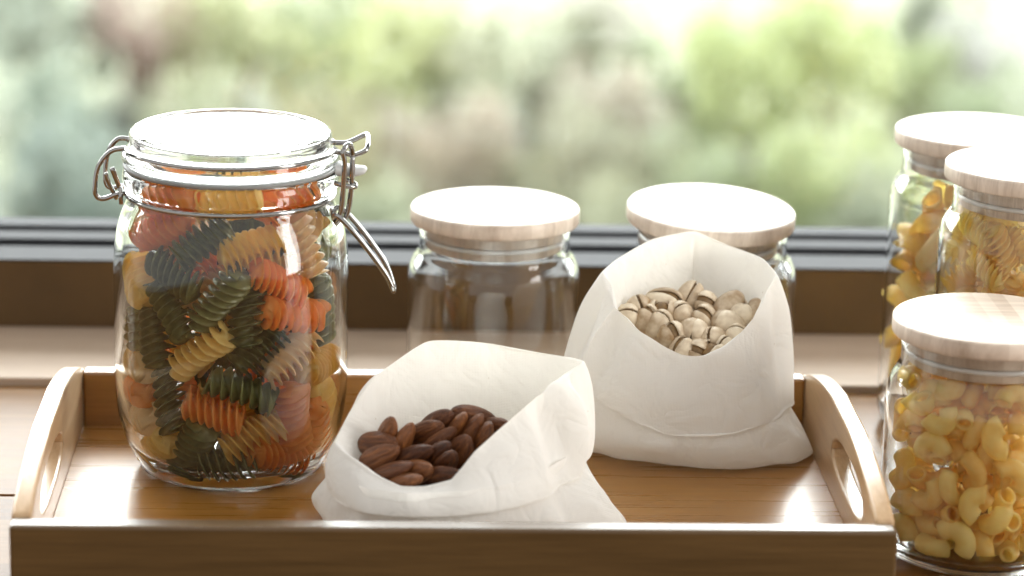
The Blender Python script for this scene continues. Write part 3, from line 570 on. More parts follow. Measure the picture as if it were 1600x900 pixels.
# ------------------------------------------------------------------ clip-top jar
JX, JY = -0.1096, 0.172
jar = empty('clip_top_jar', (JX, JY, ZF + 0.0003))
tag(jar, 'tall clip-top glass jar with wire bail, full of three-coloured spiral pasta', 'jar')
OUT = [(0, .0038), (.030, .0034), (.0385, .0022), (.0410, .0004), (.0430, .0003), (.0450, .0016), (.0480, .0062), (.0520, .0135), (.0556, .0235), (.0576, .036), (.0583, .050),
       (.0583, .075), (.0583, .100), (.0580, .111), (.0568, .121), (.0545, .130), (.0520, .1362), (.0503, .1395), (.0499, .1425), (.0508, .1445), (.0527, .1458), (.0533, .1485), (.0531, .1520),
       (.0520, .1540), (.0490, .1545), (.0462, .1538), (.0452, .1500), (.0455, .1430), (.0472, .1365), (.0500, .1300), (.0528, .1220), (.0543, .1120), (.0548, .100), (.0548, .075), (.0548, .050),
       (.0541, .038), (.0520, .0265), (.0485, .0165), (.0440, .0105), (.036, .0085), (0, .0080)]
o = mesh_obj('glass_body', *lathe(OUT, 128, 3), M['glass'], jar)
parts = []
for ring, (rr, zz, nb, rad) in enumerate(((.0452, .0021, 150, .00085), (.0437, .0012, 140, .0007))):
    for k in range(nb):
        a = 2 * PI * k / nb
        bm = bmesh.new(); bmesh.ops.create_icosphere(bm, subdivisions=1, radius=rad)
        c = Vector((rr * math.cos(a), rr * math.sin(a), zz))
        parts.append(([v.co + c for v in bm.verts], [tuple(x.index for x in f.verts) for f in bm.faces])); bm.free()
kn = mesh_obj('knurled_foot', *join(parts), M['glass'], jar); kn['kind'] = 'stuff'
# rubber gasket with pull tab
g = mesh_obj('gasket', *lathe([(.0465, .1549), (.0526, .1549), (.0531, .1559), (.0526, .1569), (.0465, .1569)], 96, 0, True), M['gasket'], jar)
tabp = [(.0515, 0, .1555), (.0550, 0, .1548), (.0600, 0, .1540), (.0650, 0, .1545), (.0672, 0, .1550)]
tv, tf = [], []
tc_ = crom(tabp, 4)
for i, p in enumerate(tc_):
    q_ = i / (len(tc_) - 1); w = 0.0075 * (1 - 0.45 * q_) * math.sqrt(max(0.02, 1 - q_ ** 6)); h = 0.0040 * (1 - 0.55 * q_) * math.sqrt(max(0.05, 1 - q_ ** 6))
    for k in range(12):
        a = 2 * PI * k / 12
        tv.append((p.x, -0.004 + w * math.cos(a), p.z + h * math.sin(a)))
for i in range(len(tc_) - 1):
    for k in range(12):
        k2 = (k + 1) % 12
        tf.append((i * 12 + k, i * 12 + k2, (i + 1) * 12 + k2, (i + 1) * 12 + k))
tf.append(tuple((len(tc_) - 1) * 12 + k for k in range(12)))
mesh_obj('pull_tab', tv, tf, M['tab'], g)
# glass lid
LID = [(0, .1650), (.028, .1649), (.0400, .1643), (.0435, .1626), (.0452, .1602), (.0464, .1575), (.0500, .1572), (.0528, .1580), (.0537, .1600), (.0533, .1622), (.0512, .1634), (.0499, .1645), (.0496, .1668), (.0498, .1700),
       (.0492, .1724), (.0474, .1738), (.0455, .1740), (.0438, .1733), (.0420, .1727), (.030, .1726), (0, .1726)]
mesh_obj('glass_lid', *lathe(LID, 128, 3), M['glass'], jar)
# wire work
WR = 0.00125
def circ(r, z, a0, a1, n, y=0):
    return [(r * math.cos(a0 + (a1 - a0) * i / n), r * math.sin(a0 + (a1 - a0) * i / n), z) for i in range(n + 1)]
mesh_obj('neck_wire', *tube(circ(.0513, .1418, 0, 2 * PI * 47 / 48, 47), WR, 10, True, 3), M['steel'], jar)
e = 0.20
half_f = circ(.0517, .1648, PI + e, 2 * PI - e, 20)      # front half of the lid wire (negative y)
half_b = circ(.0517, .1648, PI - e, e, 20)
LF = [(-.0515, -.0100, .1650), (-.0580, -.0105, .1635), (-.0640, -.0108, .1560), (-.0658, -.0110, .1450), (-.0645, -.0108, .1405), (-.0610, -.0100, .1398), (-.0560, -.0085, .1415), (-.0510, -.0075, .1420)]
LB = [(-.0515, .0100, .1655), (-.0565, .0105, .1650), (-.0612, .0108, .1585), (-.0628, .0108, .1470), (-.0618, .0105, .1415), (-.0590, .0098, .1405), (-.0555, .0085, .1415), (-.0510, .0075, .1420)]
RF = [(.0505, -.0100, .1648), (.0560, -.0095, .1640), (.0605, -.0090, .1630), (.0658, -.0085, .1650)]
RB = [(.0658, .0085, .1695), (.0600, .0090, .1665), (.0560, .0095, .1650), (.0505, .0100, .1650)]
bail = list(reversed(LF)) + half_f + RF + [(.0672, -.0060, .1665), (.0675, 0, .1683), (.0672, .0060, .1698)] + RB + list(reversed(half_b)) + LB
mesh_obj('bail_wire', *tube(bail, WR, 10, False, 4), M['steel'], jar)
# left hinge: short wire ends and eye
mesh_obj('hinge_wire', *join([
    tube([(-.0530, -.0085, .1425), (-.0548, -.0098, .1480), (-.0575, -.0105, .1555)], WR * 1.05, 10),
    tube([(-.0555, -.0075, .1390), (-.0590, -.0085, .1470), (-.0608, -.0088, .1525)], WR * .9, 10),
    tube([(-.0530, -.0115, .1375), (-.0532, -.0118, .1420), (-.0534, -.0100, .1450), (-.0536, -.0070, .1440), (-.0535, -.0060, .1400)], WR * .9, 10)]), M['steel'], jar)
# right latch: link of two parallel wires hooked over the bail, coil, lever
def link_side(y):
    return [(.0560, y, .1675), (.0553, y - .0005, .1655), (.0562, y, .1600), (.0556, y, .1480), (.0545, y, .1360), (.0520, y + .001, .1300), (.0492, y + .002, .1320), (.0500, y + .002, .1375)]
mesh_obj('latch_link', *join([
    tube(link_side(-.0165), WR * 1.1, 10), tube([(.0600, -.0105, .1630), (.0598, -.0110, .1520), (.0588, -.0112, .1400), (.0570, -.0115, .1325), (.0545, -.0120, .1300)], WR * 1.1, 10),
    tube([(.0560, -.0165, .1675), (.0572, -.0150, .1692), (.0590, -.0120, .1685), (.0600, -.0105, .1630)], WR * 1.1, 10),
    tube([(.0500, -.0130, .1500), (.0560, -.0150, .1490), (.0610, -.0130, .1480), (.0612, -.0090, .1485), (.0570, -.0070, .1500)], WR, 10)]), M['steel'], jar)
lev = [(.0500, -.0150, .1310), (.0520, -.0170, .1345), (.0565, -.0175, .1310), (.0640, -.0180, .1225), (.0720, -.0180, .1120), (.0775, -.0180, .1040), (.0805, -.0175, .0975), (.0808, -.0150, .0960),
       (.0806, -.0120, .0985), (.0775, -.0110, .1075), (.0720, -.0105, .1160), (.0650, -.0105, .1255), (.0580, -.0105, .1335), (.0530, -.0110, .1370), (.0500, -.0120, .1340)]
mesh_obj('latch_lever', *tube(lev, WR * 1.1, 10, False, 5), M['steel'], jar)

# ------------------------------------------------------------------ pasta shapes
def fusilli(Lh=0.0165, R=0.0086, turns=2.5, seed=0):
    rr = random.Random(seed); V, F = [], []
    nsec = 46; lobes = 3; per = 10; seg = lobes * per
    hand = 1
    ph = rr.uniform(0, 6)
    bend = rr.uniform(-2.2, 2.2)
    for i in range(nsec + 1):
        t = i / nsec; x = -Lh + 2 * Lh * t
        tw = 2 * PI * turns * t * hand + ph
        Rr = R * (1 - 0.06 * abs(2 * t - 1) ** 3) * (1 + 0.05 * math.sin(7 * t + ph))
        for k in range(seg):
            lob, j = divmod(k, per)
            # blade outline: thin fin with rounded tip, from hub out and back
            u = j / per
            prof = [(0.34, -0.70), (0.50, -0.42), (0.68, -0.29), (0.86, -0.225), (0.97, -0.14), (1.0, 0.0), (0.97, 0.14), (0.86, 0.225), (0.68, 0.29), (0.50, 0.42)][j]
            a = tw + lob * 2 * PI / 3 + prof[1] * 1.05 + 0.30 * prof[0] ** 2
            r = prof[0] * Rr
            # ruffled outer edge leans along the axis
            dx = 0.0011 * (prof[0] ** 2) * math.sin(2 * tw * 0.5 + lob * 2)
            V.append((x + dx, r * math.cos(a) + bend * (x * x) * 4, r * math.sin(a)))
    for i in range(nsec):
        for k in range(seg):
            k2 = (k + 1) % seg
            F.append((i * seg + k, i * seg + k2, (i + 1) * seg + k2, (i + 1) * seg + k))
    c0 = len(V); V.append((-Lh, bend * Lh * Lh * 4, 0)); V.append((Lh, bend * Lh * Lh * 4, 0))
    for k in range(seg):
        k2 = (k + 1) % seg
        F.append((c0, k2, k)); F.append((c0 + 1, nsec * seg + k, nsec * seg + k2))
    return V, F

def pipe(path, ro, ri, seg=20, ridges=0, ends=None):
    """Hollow tube along path; ends = plane slant at the two mouths."""
    m = len(path); V, F = [], []; nrm = Vector((0, 0, 1))
    loops = []
    for inner in (0, 1):
        base = len(V)
        for i, p in enumerate(path):
            t = (path[min(i + 1, m - 1)] - path[max(i - 1, 0)]).normalized()
            n1 = (nrm - t * nrm.dot(t)).normalized(); b = t.cross(n1)
            for k in range(seg):
                a = 2 * PI * k / seg
                r = ri if inner else ro * (1 + (0.035 * (1 if k % 2 else -1) if ridges else 0))
                q = p + (n1 * math.cos(a) + b * math.sin(a)) * r
                if ends and i in (0, m - 1):
                    q = q + t * (ends * r * math.cos(a))
                V.append(q)
        loops.append(base)
    o, n = loops
    for i in range(m - 1):
        for k in range(seg):
            k2 = (k + 1) % seg
            F.append((o + i * seg + k, o + (i + 1) * seg + k, o + (i + 1) * seg + k2, o + i * seg + k2))
            F.append((n + i * seg + k, n + i * seg + k2, n + (i + 1) * seg + k2, n + (i + 1) * seg + k))
    for k in range(seg):
        k2 = (k + 1) % seg
        F.append((o + k, o + k2, n + k2, n + k))
        e = (m - 1) * seg
        F.append((o + e + k, n + e + k, n + e + k2, o + e + k2))
    return V, F

def raw_mesh(name, vf, mat):
    me = bpy.data.meshes.new(name)
    me.from_pydata([tuple(v) for v in vf[0]], [], vf[1]); me.update()
    bm = bmesh.new(); bm.from_mesh(me); bmesh.ops.recalc_face_normals(bm, faces=bm.faces); bm.to_mesh(me); bm.free()
    me.polygons.foreach_set('use_smooth', [True] * len(me.polygons))
    if mat: me.materials.append(mat)
    return me

def place(me, d, name):
    o = link_obj(name, me); o.location = d[:3]; o.rotation_euler = d[3:6]
    o.scale = (rnd.uniform(.88, 1.1), rnd.uniform(.92, 1.06), rnd.uniform(.92, 1.06))
    return o
def rows_labels(items, names, fmt):
    """items: (object, x, z); split into rows by height, then order along each row."""
    it = sorted(items, key=lambda q: -q[2]); n = len(it); k = len(names); out = []
    for r in range(k):
        row = sorted(it[r * n // k:(r + 1) * n // k], key=lambda q: q[1])
        for i, q in enumerate(row):
            q[0]['label'] = fmt.format(row=names[r], pos=('leftmost' if i == 0 else ORD[i] + 'from the left'))

# spirals in the clip-top jar
tones = ['orange', 'yellow', 'green', 'straw']
words = ['orange', 'yellow', 'dark green', 'pale straw']
FM = [[raw_mesh('spiral_pasta', fusilli(seed=s * 7 + c, turns=2.3 + .2 * s, Lh=.0155 + .0008 * s), M[tones[c]]) for s in range(3)] for c in range(4)]
by_tone = {0: [], 1: [], 2: [], 3: []}
for i, d in enumerate(FUS):
    o = place(FM[d[6]][i % 3], d, 'spiral_pasta')
    w = words[d[6]]
    if i < FUSN:
        by_tone[d[6]].append(o); o['group'] = 'spirals against the front glass of the clip-top jar'
        o['category'] = 'pasta'
    else:
        tag(o, w + ' spiral pasta deep in the clip-top jar, behind the front ones', 'pasta', 'inner ' + w + ' spirals of the clip-top jar')
for c, l in by_tone.items():
    for i, o in enumerate(sorted(l, key=lambda q: -q.location.z)):
        o['label'] = words[c] + ' spiral in the clip-top jar, ' + ('topmost' if i == 0 else ORD[i] + 'from the top') + ' of its colour'

# ------------------------------------------------------------------ bamboo-lidded jars
def lidded_jar(name, loc, H, label, spin, lid_tilt=(0, 0), group='glass jars with flat bamboo lids'):
    j = empty(name, (loc[0], loc[1], 0.0003), (0, 0, spin))
    tag(j, label, 'jar', group)
    R = .0468; T = H - .0085
    P = [(0, .0012), (.036, .0010), (.0395, .0003), (.0425, .0012), (.0450, .0035), (.0463, .0075), (.0468, .013), (R, H * .35), (R, H * .55), (R, H - .042), (.0465, H - .037), (.0452, H - .0315), (.0430, H - .0272), (.0414, H - .0245), (.0407, H - .0215), (.0406, H - .015),
         (.0412, T - .0018), (.0409, T - .0004), (.0400, T - .0002), (.0388, T - .0010), (.0386, H - .015), (.0387, H - .0215), (.0395, H - .0255), (.0412, H - .0285), (.0434, H - .0325), (.0446, H - .0375), (.0449, H - .043), (.0449, H * .55), (.0449, H * .35), (.0448, .014), (.0440, .009), (.0420, .0060), (.039, .0047), (.030, .0044), (0, .0044)]
    mesh_obj('glass_body', *lathe(P, 112, 3), M['glass_thin'], j)
    D = [(0, T), (.0440, T), (.0452, T + .0003), (.0457, T + .0010), (.0458, T + .004), (.0457, T + .0073), (.0452, T + .0081), (.0444, T + .0085), (0, T + .0085)]
    lid = mesh_obj('bamboo_lid', *lathe(D, 96), M['lid'], j)
    lid.rotation_euler = (lid_tilt[0], lid_tilt[1], 0)
    if lid_tilt != (0, 0):
        lid.location = (0, -math.sin(lid_tilt[0]) * -T * 1.0, T - T * math.cos(lid_tilt[0]) + .0016)
    plug = mesh_obj('plug', *lathe([(0, T - .0135), (.0360, T - .0135), (.0368, T - .0128), (.0369, T - .001), (.0369, T + .0002), (0, T + .0002)], 80), M['lid'], lid)
    mesh_obj('seal_ring', *lathe([(.0370, T - .0095), (.0382, T - .0088), (.0383, T - .0080), (.0382, T - .0072), (.0370, T - .0065)], 80, 0, True), M['silicone'], lid)
    return j
lidded_jar('storage_jar', (.0264, .2915), .119, 'empty glass jar with bamboo lid beside the clip-top jar, behind the almond pouch', 0.4)
lidded_jar('storage_jar', (.1450, .2925), .119, 'glass jar with bamboo lid hidden behind the pistachio pouch', 1.1, (math.radians(3.2), math.radians(-2.2)))
lidded_jar('storage_jar', (.2869, .2861), .166, 'tall glass jar of penne with bamboo lid, rearmost of the pasta jars', 0.2)
lidded_jar('storage_jar', (.2974, .1991), .167, 'tall glass jar of yellow spirals with bamboo lid, middle pasta jar', 0.9)
lidded_jar('storage_jar', (.2541, .0880), .117, 'short glass jar of elbow pasta with bamboo lid, nearest of the jars', 0.0)

th = [math.radians(-82 + 164 * i / 12) for i in range(13)]
EM = []
for s in range(3):
    R0 = .0064 + .0005 * s
    EM.append(raw_mesh('elbow_pasta', pipe([Vector((R0 * math.cos(a) - .0041, R0 * math.sin(a), 0)) for a in th], 0.0047 - .0002 * s, .0035 - .0002 * s, 18, ridges=0), M['durum']))
front, rear = [], []
for i, d in enumerate(ELB):
    o = place(EM[i % 3], d, 'elbow_pasta'); o['category'] = 'pasta'
    if d[1] < .088 - .014: front.append((o, d[0], d[2])); o['group'] = 'elbow pasta at the front glass of the short jar'
    else: tag(o, 'yellow elbow pasta along the side of the short jar, behind the front layer', 'pasta', 'inner elbow pasta of the short jar')
rows_labels(front, ['top', 'upper', 'middle', 'lower', 'bottom'], 'yellow elbow pasta in the {row} layer of the short jar, {pos}')
DM = [raw_mesh('curly_pasta', fusilli(.0108, .0062, 2.0 + .3 * s, 40 + s), M['durum']) for s in range(3)]
front = []
for i, d in enumerate(FUSB):
    o = place(DM[i % 3], d, 'curly_pasta'); o['category'] = 'pasta'
    if d[1] < .1991: front.append((o, d[0], d[2])); o['group'] = 'yellow spirals in the middle pasta jar'
    else: tag(o, 'yellow spiral pasta at the back of the middle pasta jar', 'pasta', 'inner spirals of the middle pasta jar')
rows_labels(front, ['top', 'upper', 'lower', 'bottom'], 'yellow spiral in the {row} layer of the middle pasta jar, {pos}')
PM = [raw_mesh('penne_pasta', pipe([Vector((-.019 + .038 * i / 8, 0, .0006 * math.sin(PI * i / 8) * s)) for i in range(9)], .0056, .0043, 28, ridges=1, ends=.9), M['durum']) for s in (1, 2)]
front = []
for i, d in enumerate(PEN):
    o = place(PM[i % 2], d, 'penne_pasta'); o['category'] = 'pasta'
    if d[1] < .2861 and d[0] < .30: front.append((o, d[0], d[2])); o['group'] = 'penne at the front of the rear tall jar'
    else: tag(o, 'yellow penne tube deep in the rear tall jar', 'pasta', 'inner penne of the rear tall jar')
rows_labels(front, ['top', 'upper', 'lower', 'bottom'], 'penne tube in the {row} layer of the rear tall jar, {pos}')

# ------------------------------------------------------------------ cloth pouches
def loft(rings, nu, nv, crisp=0.26):
    """rings: list of closed control rings (same count). Returns grid points [v][u]."""
    R = [crom(r, nu, True, crisp) for r in rings]
    cols = []
    for u in range(len(R[0])):
        cols.append(crom([r[u] for r in R], nv))
    return [[cols[u][v] for u in range(len(cols))] for v in range(len(cols[0]))]

def cloth(name, rings, parent, creases=(), nu=10, nv=9, amp=0.0007, seed=0.0, cap=None, flip_at=0.6, fold=0.0, pins=(), crisp=0.26):
    G = loft(rings, nu, nv, crisp); nvv = len(G); nuu = len(G[0])
    nr = [[None] * nuu for _ in range(nvv)]
    for v in range(nvv):
        for u in range(nuu):
            a = G[v][(u + 1) % nuu] - G[v][u - 1]
            b = G[min(v + 1, nvv - 1)][u] - G[max(v - 1, 0)][u]
            n = a.cross(b)
            nr[v][u] = n.normalized() if n.length > 1e-12 else Vector((0, 0, 1))
    ctr = sum((G[-1][u] for u in range(nuu)), Vector()) / nuu
    vo = int(nvv * flip_at)
    if sum(nr[vo][u].dot(Vector((G[vo][u].x - ctr.x, G[vo][u].y - ctr.y, 0))) for u in range(nuu)) < 0:
        nr = [[-q for q in r] for r in nr]
    X0 = np.array([[tuple(q) for q in r] for r in G]); NN = np.array([[tuple(q) for q in r] for r in nr])
    H = np.zeros((nvv, nuu))
    for v in range(nvv):
        for u in range(nuu):
            p = G[v][u]
            h = amp * (0.45 - min(0.9, abs(noise.noise(Vector((p.x * 26 + p.z * 9, p.y * 26, p.z * 15 - p.x * 6)) + Vector((seed, seed * 2, 0)))) * 2.6)) + amp * .5 * noise.noise(p * 75 + Vector((seed, 0, 5)))
            for (c0, c1, wid, am) in creases:
                c0 = Vector(c0); c1 = Vector(c1); d = c1 - c0
                t = max(0, min(1, (p - c0).dot(d) / d.dot(d)))
                dist = (p - c0 - d * t).length
                if dist < wid * 4:
                    h += am * math.exp(-(dist / wid) ** 1.3) * (0.35 + 0.65 * math.sin(PI * (0.1 + 0.8 * t)))
            H[v, u] = h
    base = X0 + NN * H[..., None]
    # let the cloth buckle: a little more fabric than the shape needs
    def sh(A, dv, du):
        B_ = np.roll(A, -du, 1)
        return B_[dv:] if dv else B_
    def settle(X, base, X0, ex, iters, b1, b2, pinv):
        dirs = [(0, 1), (1, 0), (1, 1), (1, -1)]
        rest = [np.linalg.norm(sh(X0, dv, du) - (X0[:-dv] if dv else X0), axis=2) * (1 + ex * k_) for (dv, du), k_ in zip(dirs, (1.0, 0.35, 0.65, 0.65))]
        for it in range(iters):
            acc = np.zeros_like(X)
            for (dv, du), L0 in zip(dirs, rest):
                D_ = sh(X, dv, du) - (X[:-dv] if dv else X)
                ln = np.linalg.norm(D_, axis=2) + 1e-9
                c_ = D_ * ((ln - L0) / ln * 0.5)[..., None]
                if dv:
                    acc[:-dv] += c_; acc[dv:] -= np.roll(c_, du, 1)
                else:
                    acc += c_; acc -= np.roll(c_, du, 1)
            X = X + acc * 0.3
            for st, f_ in ((1, b1), (2, b2)):
                X = X + ((np.roll(X, st, 1) + np.roll(X, -st, 1)) * 0.5 - X) * f_
                lv = np.zeros_like(X); lv[st:-st] = (X[2 * st:] + X[:-2 * st]) * 0.5 - X[st:-st]
                X = X + lv * f_
            X = X + (base - X) * pinv
            X[..., 2] = np.maximum(X[..., 2], 0.0008)
        return X
    def twice(A):
        U_ = np.empty((A.shape[0], A.shape[1] * 2, 3)); U_[:, 0::2] = A
        U_[:, 1::2] = (9 * (A + np.roll(A, -1, 1)) - np.roll(A, 1, 1) - np.roll(A, -2, 1)) / 16
        W_ = np.empty((U_.shape[0] * 2 - 1, U_.shape[1], 3)); W_[0::2] = U_
        P_ = np.concatenate([U_[:1] * 2 - U_[1:2], U_, U_[-1:] * 2 - U_[-2:-1]])
        W_[1::2] = (9 * (P_[1:-2] + P_[2:-1]) - P_[:-3] - P_[3:]) / 16
        return W_
    pin = np.full((nvv, 1, 1), 0.06)
    for r_ in pins: pin[r_ * nv] = 0.6
    X = settle(base.copy(), base, X0, fold, 160, 0.05, 0.02, pin)
    X, b2_, x02 = twice(X), twice(base), twice(X0)
    X = settle(X, X.copy(), x02, fold * 0.9, 30, 0.06, 0.02, 0.05)
    nvv, nuu = X.shape[:2]
    V = [Vector(q) for q in X.reshape(-1, 3)]
    F = []
    for v in range(nvv - 1):
        for u in range(nuu):
            u2 = (u + 1) % nuu
            F.append((v * nuu + u, v * nuu + u2, (v + 1) * nuu + u2, (v + 1) * nuu + u))
    if cap is not None:
        V.append(Vector(cap)); c = len(V) - 1; b = (nvv - 1) * nuu
        for u in range(nuu): F.append((b + u, b + (u + 1) % nuu, c))
    o = mesh_obj(name, V, F, M['cloth'], parent)
    s = o.modifiers.new('subsurf', 'SUBSURF'); s.levels = 1; s.render_levels = 1
    return o

def pouch(name, label, rim, hem, mid, base, C, zin, parts_seed, cre_cuff, cre_body, bulge={}, inb={}, crisp=0.2, fold=0.06):
    for k_ in [k_ for k_ in sorted(bulge, reverse=True) if k_ % 1]:          # extra columns between two control points
        i_ = int(k_)
        for R_ in (rim, hem, mid, base):
            R_.insert(i_ + 1, tuple((a + b) / 2 for a, b in zip(R_[i_], R_[(i_ + 1) % len(R_)])))
    pos_ = sorted(set(list(range(16)) + list(bulge)))
    bl = [bulge.get(k_, 0.0) for k_ in pos_]; ib = [inb.get(k_, 0.0) for k_ in pos_]
    p = empty(name, (C[0], C[1], ZF))
    tag(p, label, 'pouch', 'white cotton pouches on the tray')
    off = Vector((C[0], C[1], ZF))
    C = Vector(C)
    loc = lambda ring: [Vector(q) - off for q in ring]
    rim = [Vector(q) for q in rim]; hem = [Vector(q) for q in hem]
    out2 = lambda q: Vector((q.x - C.x, q.y - C.y, 0)).normalized()
    in1, in2, in3, top, o1, cm, cm2, hm, hm2, hm3 = ([] for _ in range(10))
    for r, h, bu, nb in zip(rim, hem, bl, ib):
        d = out2(r)
        i2 = Vector((C.x + (r.x - C.x) * .80, C.y + (r.y - C.y) * .80, zin + (r.z - zin) * .35))
        i3 = Vector((C.x + (r.x - C.x) * .55, C.y + (r.y - C.y) * .55, zin - .012))
        i2 = i2 + d * nb
        in3.append(i3); in2.append(i2)
        in1.append(r * .75 + i2 * .25 - d * .0005 + d * nb * .3)
        top.append(r.copy())
        s = (h - r); n = (d + Vector((0, 0, .25))).normalized()
        o1.append(r + d * (.0013 + bu * .4) - Vector((0, 0, .0016)))
        cm.append(r + s * .35 + n * (.0020 + bu))
        cm2.append(r + s * .72 + n * (.0020 + bu * .8))
        h = h + d * bu * .35
        hm.append(h + d * .0006)
        hm2.append(h + d * .0002 - Vector((0, 0, .0004)))
        hm3.append(h - d * .0006 + Vector((0, 0, .0003)))
    cu = cloth('cuff', [loc(q) for q in (in3, in2, in1, top, o1, cm, cm2, hm, hm2, hm3)], p, [((Vector(a) - off), (Vector(b) - off), w, m) for a, b, w, m in cre_cuff], 6, 5, 0.0019, parts_seed, flip_at=0.65, fold=fold, pins=(3,), crisp=crisp)
    t0 = [h - out2(h) * .004 + Vector((0, 0, .010)) for h in hem]
    t1 = [h - out2(h) * .0016 + Vector((0, 0, -.001)) for h in hem]
    mid = [Vector(q) for q in mid]; base = [Vector(q) for q in base]
    b2 = [C * .35 + b * .65 for b in base]
    for q in b2: q.z = ZF + .0012
    bo = cloth('body', [loc(q) for q in (t0, t1, mid, base, b2)], p, [((Vector(a) - off), (Vector(b) - off), w, m) for a, b, w, m in cre_body], 6, 6, 0.0024, parts_seed + 4, cap=(0, 0, .0012), flip_at=0.4, fold=fold * 1.2, pins=(0,), crisp=crisp)
    return p

z1 = .0265; zb = ZF + .0012
RIM1 = [(-.0560, .0740, .0565), (-.0500, .0630, .0545), (-.0385, .0510, .0500), (-.0262, .0430, .0465), (-.0130, .0410, .0468), (-.0010, .0410, .0490), (.0090, .0490, .0610), (.0200, .0580, .0690),
        (.0312, .0665, .0762), (.0475, .0850, .0828), (.0620, .1010, .0892), (.0415, .1120, .0906), (.0194, .1170, .0932), (-.0122, .1170, .0945), (-.0383, .1000, .0807), (-.0490, .0880, .0675)]
HEM1 = [(-.0590, .0680, .0380), (-.0540, .0530, .0345), (-.0420, .0380, .0350), (-.0270, .0310, .0360), (-.0120, .0290, .0365), (.0030, .0295, .0370), (.0165, .0335, .0375), (.0310, .0410, .0380),
        (.0450, .0540, .0390), (.0570, .0730, .0410), (.0660, .0950, .0450), (.0520, .1210, .0580), (.0220, .1270, .0620), (-.0140, .1270, .0620), (-.0420, .1120, .0550), (-.0560, .0890, .0450)]
MID1 = [(-.0680, .0930, .0235), (-.0575, .0620, z1), (-.0445, .0420, z1), (-.0280, .0340, z1), (-.0120, .0310, z1), (.0040, .0315, z1), (.0190, .0350, z1), (.0350, .0420, z1),
        (.0520, .0520, z1), (.0690, .0680, z1), (.0735, .0870, z1), (.0590, .1170, z1), (.0220, .1260, z1), (-.0140, .1260, z1), (-.0440, .1180, z1), (-.0600, .1080, z1)]
BAS1 = [(-.0600, .0900, zb), (-.0550, .0620, zb), (-.0430, .0440, zb), (-.0280, .0360, zb), (-.0120, .0335, zb), (.0040, .0335, zb), (.0190, .0360, zb), (.0370, .0430, zb),
        (.0580, .0510, zb), (.0790, .0640, zb), (.0850, .0800, zb), (.0620, .1130, zb), (.0220, .1230, zb), (-.0140, .1230, zb), (-.0440, .1150, zb), (-.0570, .1050, zb)]
pouch('almond_pouch', 'white cotton pouch of almonds with its top folded down, at the tray front', RIM1, HEM1, MID1, BAS1, (.002, .078, .04), .038, 1.7,
      [((.049, .083, .082), (.0615, .082, .046), .0045, .0085), ((.056, .090, .085), (.0665, .092, .050), .003, .005), ((.042, .070, .075), (.056, .072, .046), .003, -.0045),
       ((-.0383, .100, .080), (-.026, .090, .060), .004, .004), ((.0194, .117, .092), (.016, .104, .062), .0018, .0012), ((-.0122, .117, .093), (.004, .100, .062), .0022, -.0015),
       ((-.03, .034, .046), (.02, .034, .046), .006, .001)],
      [((.058, .085, .042), (.080, .070, .016), .004, .005), ((.045, .062, .038), (.060, .050, .016), .004, -.004)],
      {0: .001, 8: .001, 8.5: -.0055, 9: .0115, 9.5: -.005, 10: .004, 12: .001, 14: .002, 3.5: .002}, {14: .004, 13: -.002, 12: .002}, 0.10)

RIM2 = [(.0772, .1850, .1115), (.0828, .1680, .0985), (.0947, .1600, .0886), (.1060, .1570, .0820), (.1156, .1560, .0777), (.1267, .1550, .0768), (.1364, .1560, .0802), (.1440, .1610, .0870),
        (.1517, .1680, .0929), (.1590, .1780, .1010), (.1652, .1900, .1095), (.1604, .2050, .1139), (.1452, .2180, .1171), (.1275, .2260, .1228), (.1056, .2220, .1190), (.0897, .2080, .1140)]
HEM2 = [(.0600, .1930, .0600), (.0660, .1740, .0540), (.0783, .1640, .0490), (.0930, .1570, .0420), (.1083, .1535, .0365), (.1210, .1520, .0355), (.1313, .1515, .0357), (.1430, .1530, .0375),
        (.1550, .1570, .0400), (.1680, .1680, .0410), (.1770, .1870, .0430), (.1720, .2120, .0550), (.1500, .2275, .0650), (.1270, .2310, .0700), (.1000, .2310, .0680), (.0730, .2180, .0650)]
z2 = .0260
MID2 = [(.0625, .1950, z2), (.0670, .1790, z2), (.0780, .1690, z2), (.0930, .1610, z2), (.1080, .1560, z2), (.1220, .1545, z2), (.1330, .1540, z2), (.1460, .1555, z2),
        (.1600, .1600, z2), (.1770, .1700, .023), (.1885, .1880, .0185), (.1800, .2130, z2), (.1520, .2270, z2), (.1270, .2300, z2), (.1000, .2300, z2), (.0740, .2210, z2)]
BAS2 = [(.0700, .1980, zb), (.0740, .1880, zb), (.0840, .1830, zb), (.0990, .1770, zb), (.1130, .1690, zb), (.1240, .1665, zb), (.1340, .1660, zb), (.1480, .1660, zb),
        (.1620, .1680, zb), (.1770, .1750, zb), (.1885, .1920, zb), (.1800, .2120, zb), (.1520, .2240, zb), (.1270, .2270, zb), (.1000, .2270, zb), (.0760, .2180, zb)]
pouch('pistachio_pouch', 'white cotton pouch of pistachios standing upright at the back of the tray', RIM2, HEM2, MID2, BAS2, (.1215, .192, .07), .070, 6.1,
      [((.079, .178, .106), (.071, .170, .058), .004, .003), ((.0830, .168, .096), (.078, .164, .075), .003, -.0025), ((.1275, .226, .121), (.125, .214, .080), .005, .006), ((.1350, .223, .118), (.137, .213, .085), .003, -.003),
       ((.1560, .172, .097), (.1690, .172, .075), .003, .0025), ((.150, .166, .088), (.168, .170, .060), .004, -.002)],
      [((.113, .153, .036), (.120, .154, .020), .004, -.003), ((.165, .165, .038), (.186, .182, .018), .004, .0035), ((.155, .157, .036), (.172, .168, .018), .004, -.0025)],
      {0: .004, 0.5: -.003, 1: .004, 1.5: -.0035, 2: .001, 9: -.001, 9.5: -.003, 10: .004, 7: .001}, {13: .007, 12: -.003, 14: -.003}, 0.14, 0.055)

